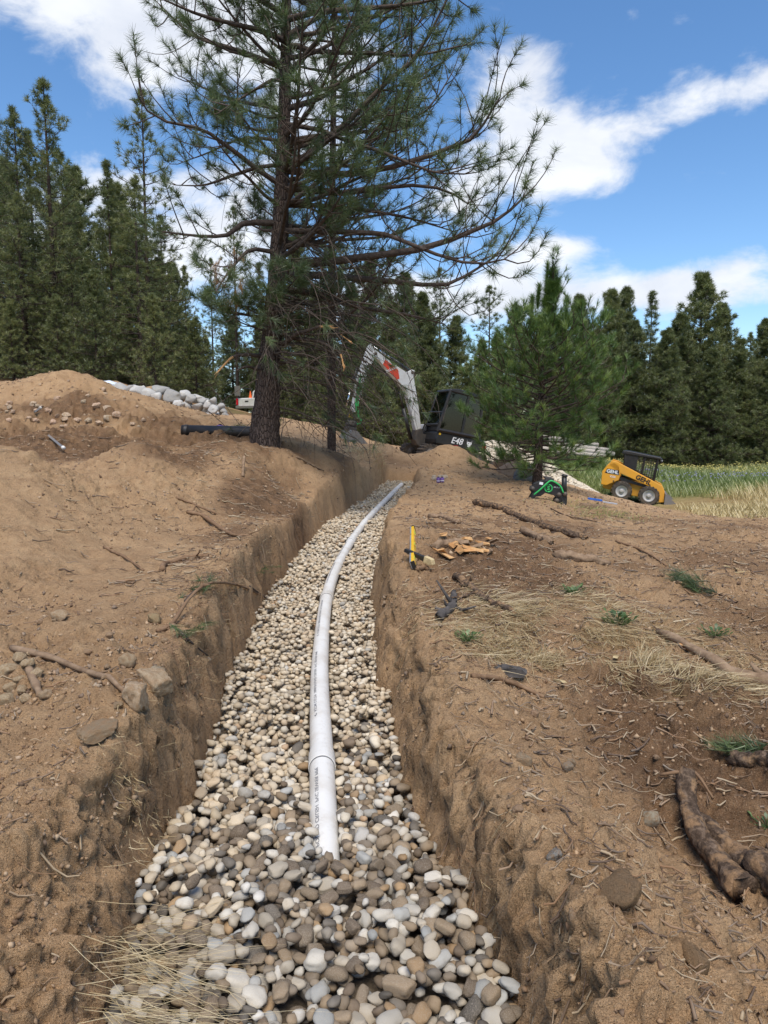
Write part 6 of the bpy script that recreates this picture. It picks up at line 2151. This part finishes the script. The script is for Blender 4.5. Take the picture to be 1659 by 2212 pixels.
def world_scatter(rng, n, ylo, yhi, dens=None):
    """even in bearing and log distance"""
    y = np.exp(rng.uniform(math.log(ylo), math.log(yhi), n))
    x = rng.uniform(-1, 1, n) * (0.62 * y + .5)
    inside = (x > XL(y) + .02) & (x < XR(y) - .02) & (y < 18.2)
    k = ~inside
    return x[k], y[k]


def clods():
    rng = np.random.default_rng(201)
    x, y = world_scatter(rng, 52000, .95, 22)
    m = fbm2(x, y, .8, 3, .5, 61) + .35 * (x > .3) + .3 * rng.normal(size=len(x)) + .5 * np.exp(-((x - XL(y) + .2) / .25) ** 2)
    keep = m > .0
    x, y = x[keep], y[keep]; n = len(x)
    s = (.0028 + .009 * rng.random(n) ** 3.2) * (0.65 + .16 * y)
    octa = (np.array([(1, 0, 0), (-1, 0, 0), (0, 1, 0), (0, -1, 0), (0, 0, 1), (0, 0, -1)], float), np.array([(0, 2, 4), (2, 1, 4), (1, 3, 4), (3, 0, 4), (2, 0, 5), (1, 2, 5), (3, 1, 5), (0, 3, 5)]))
    shp = [(octa[0] * (.75 + .5 * rng.random((6, 1))) + rng.normal(size=(6, 3)) * .15, octa[1]) for _ in range(8)]
    Mx = rand_rot(rng, n, .8) * (s[:, None] * (.7 + .6 * rng.random((n, 3))))[:, None, :]
    V, F, own = batch_stamp(shp, rng.integers(0, 8, n), Mx, np.stack([x, y, gz(x, y) + s * .25], 1))
    base = np.array([(.30, .19, .105), (.22, .135, .075), (.38, .26, .155), (.14, .085, .05)])
    col = base[rng.integers(0, 4, n)] * (.85 + .3 * rng.random((n, 1)))
    o = link('soil_clods', mesh_np('soil_clods', V, F, M['stones'], False, {'Col': col[own]})); tag(o, 'loose soil clods and grit scattered over both banks', 'soil clods', kind='stuff')


def twigs():
    rng = np.random.default_rng(203)
    x, y = world_scatter(rng, 24000, 1.2, 20)
    # mostly on the cleared ground to the right and along the dark bands on the left
    w = np.where(x > .25, .75 * np.exp(-((y - 6) / 4.5) ** 2) + .08, .10 + .8 * np.exp(-((x + 1.35) / .28) ** 2) * (y > 4) * (y < 11) + .7 * blob(x, y, -3.6, 10.4, 2.2, 1.0) + .8 * blob(x, y, -2.6, 9.4, .5, 1.0) + .6 * blob(x, y, -1.6, 8.6, .5, 1.8))
    keep = rng.random(len(x)) < w
    x, y = x[keep], y[keep]; n = len(x)
    a = rng.normal(size=n) * .9 + .15
    L = (.02 + .09 * rng.random(n) ** 2) * (.75 + .13 * y)
    t_ = np.linspace(-.5, .5, 4)
    px = x[:, None] + np.cos(a)[:, None] * L[:, None] * t_; py = y[:, None] + np.sin(a)[:, None] * L[:, None] * t_
    pz = gz(px.ravel(), py.ravel()).reshape(n, 4)
    pz = np.maximum(pz, pz.mean(1, keepdims=True)) + .004 + rng.random((n, 1)) * .012 + rng.normal(size=(n, 4)) * .003
    P = np.stack([px, py, pz], -1)
    r = (.0012 + .0035 * rng.random(n) ** 2) * (.75 + .12 * y)
    V, F = batch_tubes(P, r[:, None] * np.array([1, .95, .85, .6])[None], 4)
    base = np.array([(.20, .13, .08), (.30, .21, .13), (.12, .08, .055), (.36, .27, .17), (.24, .14, .075)])
    col = np.repeat(base[rng.integers(0, 5, n)], 16, 0)
    o = link('twig_litter', mesh_np('twig_litter', V, F, M['stones'], True, {'Col': col})); tag(o, 'twigs, roots and bark bits strewn over the banks', 'twigs', kind='stuff')


def straw(name, label, pts, n, ln, seed, mat='wheat', flat=.25, aim=None, wd=.0016, spread=.35, cat='grass', clump=False):
    """pts: list of (x, y, sx, sy, weight)"""
    rng = np.random.default_rng(seed)
    P_ = np.array(pts, float)
    k = rng.choice(len(P_), n, p=P_[:, 4] / P_[:, 4].sum())
    x = P_[k, 0] + rng.normal(size=n) * P_[k, 2]; y = P_[k, 1] + rng.normal(size=n) * P_[k, 3]
    ok = ~((x > XL(y) - .0) & (x < XR(y) + .03) & (y < 18.2)) if aim is None else np.ones(n, bool)
    if clump: ok &= fbm2(x, y, 3.0, 3, .55, seed + 5) + .25 * rng.normal(size=n) > -.3
    x, y = x[ok], y[ok]; n = len(x)
    # tufts lean together
    ang = (2.4 if aim is None else .25) * fbm2(x, y, 1.3, 2, .5, seed) + (1 if aim is None else .7) * rng.normal(size=n) * .5 + (aim if aim is not None else 0)
    el = np.abs(rng.normal(size=n)) * flat + .06
    L = ln * (.5 + .8 * rng.random(n))
    d = np.stack([np.cos(ang) * np.cos(el), np.sin(ang) * np.cos(el), np.sin(el)], 1)
    t_ = np.array([0, .35, .7, 1.0])
    P = np.stack([x, y, gz(x, y)], 1)[:, None] + d[:, None] * (L[:, None] * t_)[..., None]
    P[..., 2] -= (L * .35)[:, None] * t_ ** 2 * np.sin(el)[:, None]
    gp = gz(P[..., 0].ravel(), P[..., 1].ravel()).reshape(n, 4)
    if aim is not None:
        yy, xx = P[..., 1], P[..., 0]
        gp = np.where(xx > XL(yy) - .12, np.maximum(gp, ZG(yy) + .045 + .03 * rng.random((n, 1))), gp)
    P[..., 2] = np.maximum(P[..., 2], gp + .003 + .01 * rng.random((n, 1)))
    P += rng.normal(size=P.shape) * (L * .03)[:, None, None] * t_[None, :, None]
    sd = unit(np.cross(d, UP) + rng.normal(size=(n, 3)) * .4)
    V, F = batch_strips(P, wd * (.6 + .8 * rng.random((n, 1))) * np.array([1, .9, .7, .25])[None], sd)
    v = np.repeat(rng.random(n), 8)
    o = link(name, mesh_np(name, V, F, M[mat], False, {'v': v})); tag(o, label, cat, kind='stuff')


clods()
twigs()


def gp(px, py): 
    p = ground_px(px, py); return p.x, p.y


def area(lst):
    out = []
    for px, py, sx, sy, w in lst:
        x, y = gp(px, py); out.append((x, y, sx, sy, w))
    return out


straw('flattened_straw', 'flattened pale dry grass on the cleared ground', area([(1080, 1320, .30, .22, 1.6), (1200, 1370, .40, .22, 1.6), (1130, 1400, .30, .15, 1.2), (1330, 1390, .40, .2, 1), (1250, 1300, .35, .2, .8), (1400, 1450, .25, .12, 1), (1500, 1400, .5, .25, .9), (1180, 1450, .25, .12, .8), (1600, 1480, .3, .12, .7), (1320, 1480, .12, .06, .6)]), 9000, .15, 301, flat=.22, wd=.0015, clump=True)
straw('upright_straw', 'upright clump of pale dry grass on the edge of the dark soil', area([(1385, 1440, .05, .04, 1), (1170, 1440, .05, .04, .5), (1480, 1470, .06, .04, .5)]), 420, .16, 303, flat=.8, wd=.0015)
straw('rim_straw', 'dry straw lying on the left wall and over the near cobbles', [(-.66, 1.62, .05, .06, 1.0), (-.70, 1.74, .04, .05, .5), (-.60, 1.48, .06, .06, 1.0)], 190, .30, 305, flat=.2, aim=.05, wd=.0008)
straw('wall_roots', 'fine dry roots and stems hanging from the trench rims', area([(330, 1610, .05, .06, 1), (290, 1700, .05, .05, 1), (265, 1750, .04, .04, 1), (420, 1420, .03, .1, 1), (1000, 1830, .02, .04, 1), (480, 1300, .05, .15, 1.2), (560, 1150, .05, .3, 1), (870, 1290, .03, .1, .8), (1050, 1950, .02, .06, .8)]), 520, .075, 307, flat=.5, wd=.0011)
straw('root_mat', 'mat of fine dark roots along the torn rims of the trench', area([(470, 1255, .10, .25, 2.2), (520, 1200, .07, .4, 1.2), (600, 1120, .08, .6, 1.0), (430, 1330, .06, .2, .8), (880, 1330, .04, .3, .9), (1010, 1850, .03, .06, .8), (930, 1250, .08, .4, .8), (390, 1450, .04, .15, .6)]), 2400, .06, 317, 'root', flat=.6, wd=.0016)
straw('spoil_grass', 'dry grass tuft at the far left rim below the excavator arm', area([(800, 985, .25, .5, 1), (770, 975, .2, .3, 1), (825, 1000, .12, .4, .6)]), 900, .22, 309, flat=1.0, wd=.0035)
straw('pine_foot_grass', 'green and dry grass below the young pine', area([(1290, 1108, .5, .4, 1), (1320, 1115, .35, .3, .8), (1250, 1090, .4, .3, .6)]), 900, .12, 311, 'grass', flat=1.0, wd=.004)


def meadow():
    rng = np.random.default_rng(401)
    n = 46000
    y = 13 + 51 * rng.random(n) ** .8
    x = 4 + rng.random(n) * (0.68 * y)
    edge = fbm2(x, y, .25, 4, .5, 91)
    ok = ((y - 14 + edge * 3) > 0) & (x > np.where(y < 33, 6.6 + .3 * (y - 12), 5.5 + .1 * (y - 20)) + .5 * rng.normal(size=n)) & ~((x > 11) & (x < 16.0) & (y > 28) & (y < 36.5)) & ~((x > 8.5) & (x < 13.5) & (y < 33.5) & (y > 30)) & ~((x < 12.0) & (y < 33) & (x < 6.6 + .3 * (y - 12)))
    x, y = x[ok], y[ok]; n = len(x)
    L = (.30 + .35 * rng.random(n)) * np.clip((y - 8) / 26, .2, 1)
    a = rng.random(n) * 6.28
    d = unit(np.stack([np.cos(a) * .45, np.sin(a) * .45, np.ones(n)], 1))
    t_ = np.array([0, .6, 1.0])
    P = np.stack([x, y, gz(x, y) - .03], 1)[:, None] + d[:, None] * (L[:, None] * t_)[..., None]
    P[:, 2, :2] += d[:, :2] * (L * .4)[:, None]
    V, F = batch_strips(P, .018 * np.array([1, .8, .15])[None] * np.ones((n, 1)), np.stack([np.cos(a + 1), np.sin(a + 1), 0 * a], 1))
    # golden near, green beyond, with drifts
    v = np.clip(.95 - (y - 31) / 10 + .55 * fbm2(x, y, .22, 3, .5, 17) + .15 * rng.normal(size=n), .02, 1)
    far = np.clip((y - 48) / 10, 0, 1); v = np.maximum(v, far * .62)
    o = link('meadow_grass', mesh_np('meadow_grass', V, F, M['grass'], False, {'v': np.repeat(v, 6)})); tag(o, 'tall meadow grass, golden near the loader and green beyond', 'grass', kind='stuff')
    # yellow and violet flower heads
    n = 1600
    y = 48 + 16 * rng.random(n); x = 10 + rng.random(n) * .6 * y
    viol = rng.random(n) < .0
    yv = 40 + 5 * rng.random(260); xv = 15 + rng.random(260) * 14
    for nm, lab, X, Y, c, s in (('yellow_flowers', 'yellow flower heads scattered through the far meadow', x, y, (.62, .52, .16), .05), ('violet_flowers', 'drift of violet flowers in the green meadow', xv, yv, (.30, .28, .45), .045)):
        k = len(X)
        shp = [ico(1)]
        V, F, own = batch_stamp(shp, np.zeros(k, int), np.eye(3)[None] * (s * (.6 + .7 * rng.random((k, 1, 1)))) * np.array([1, 1, .5])[None, None], np.stack([X, Y, gz(X, Y) + .42 + .2 * rng.random(k)], 1))
        o = link(nm, mesh_np(nm, V, F, plain(nm, c, .7), True)); tag(o, lab, 'flowers', kind='stuff')


meadow()
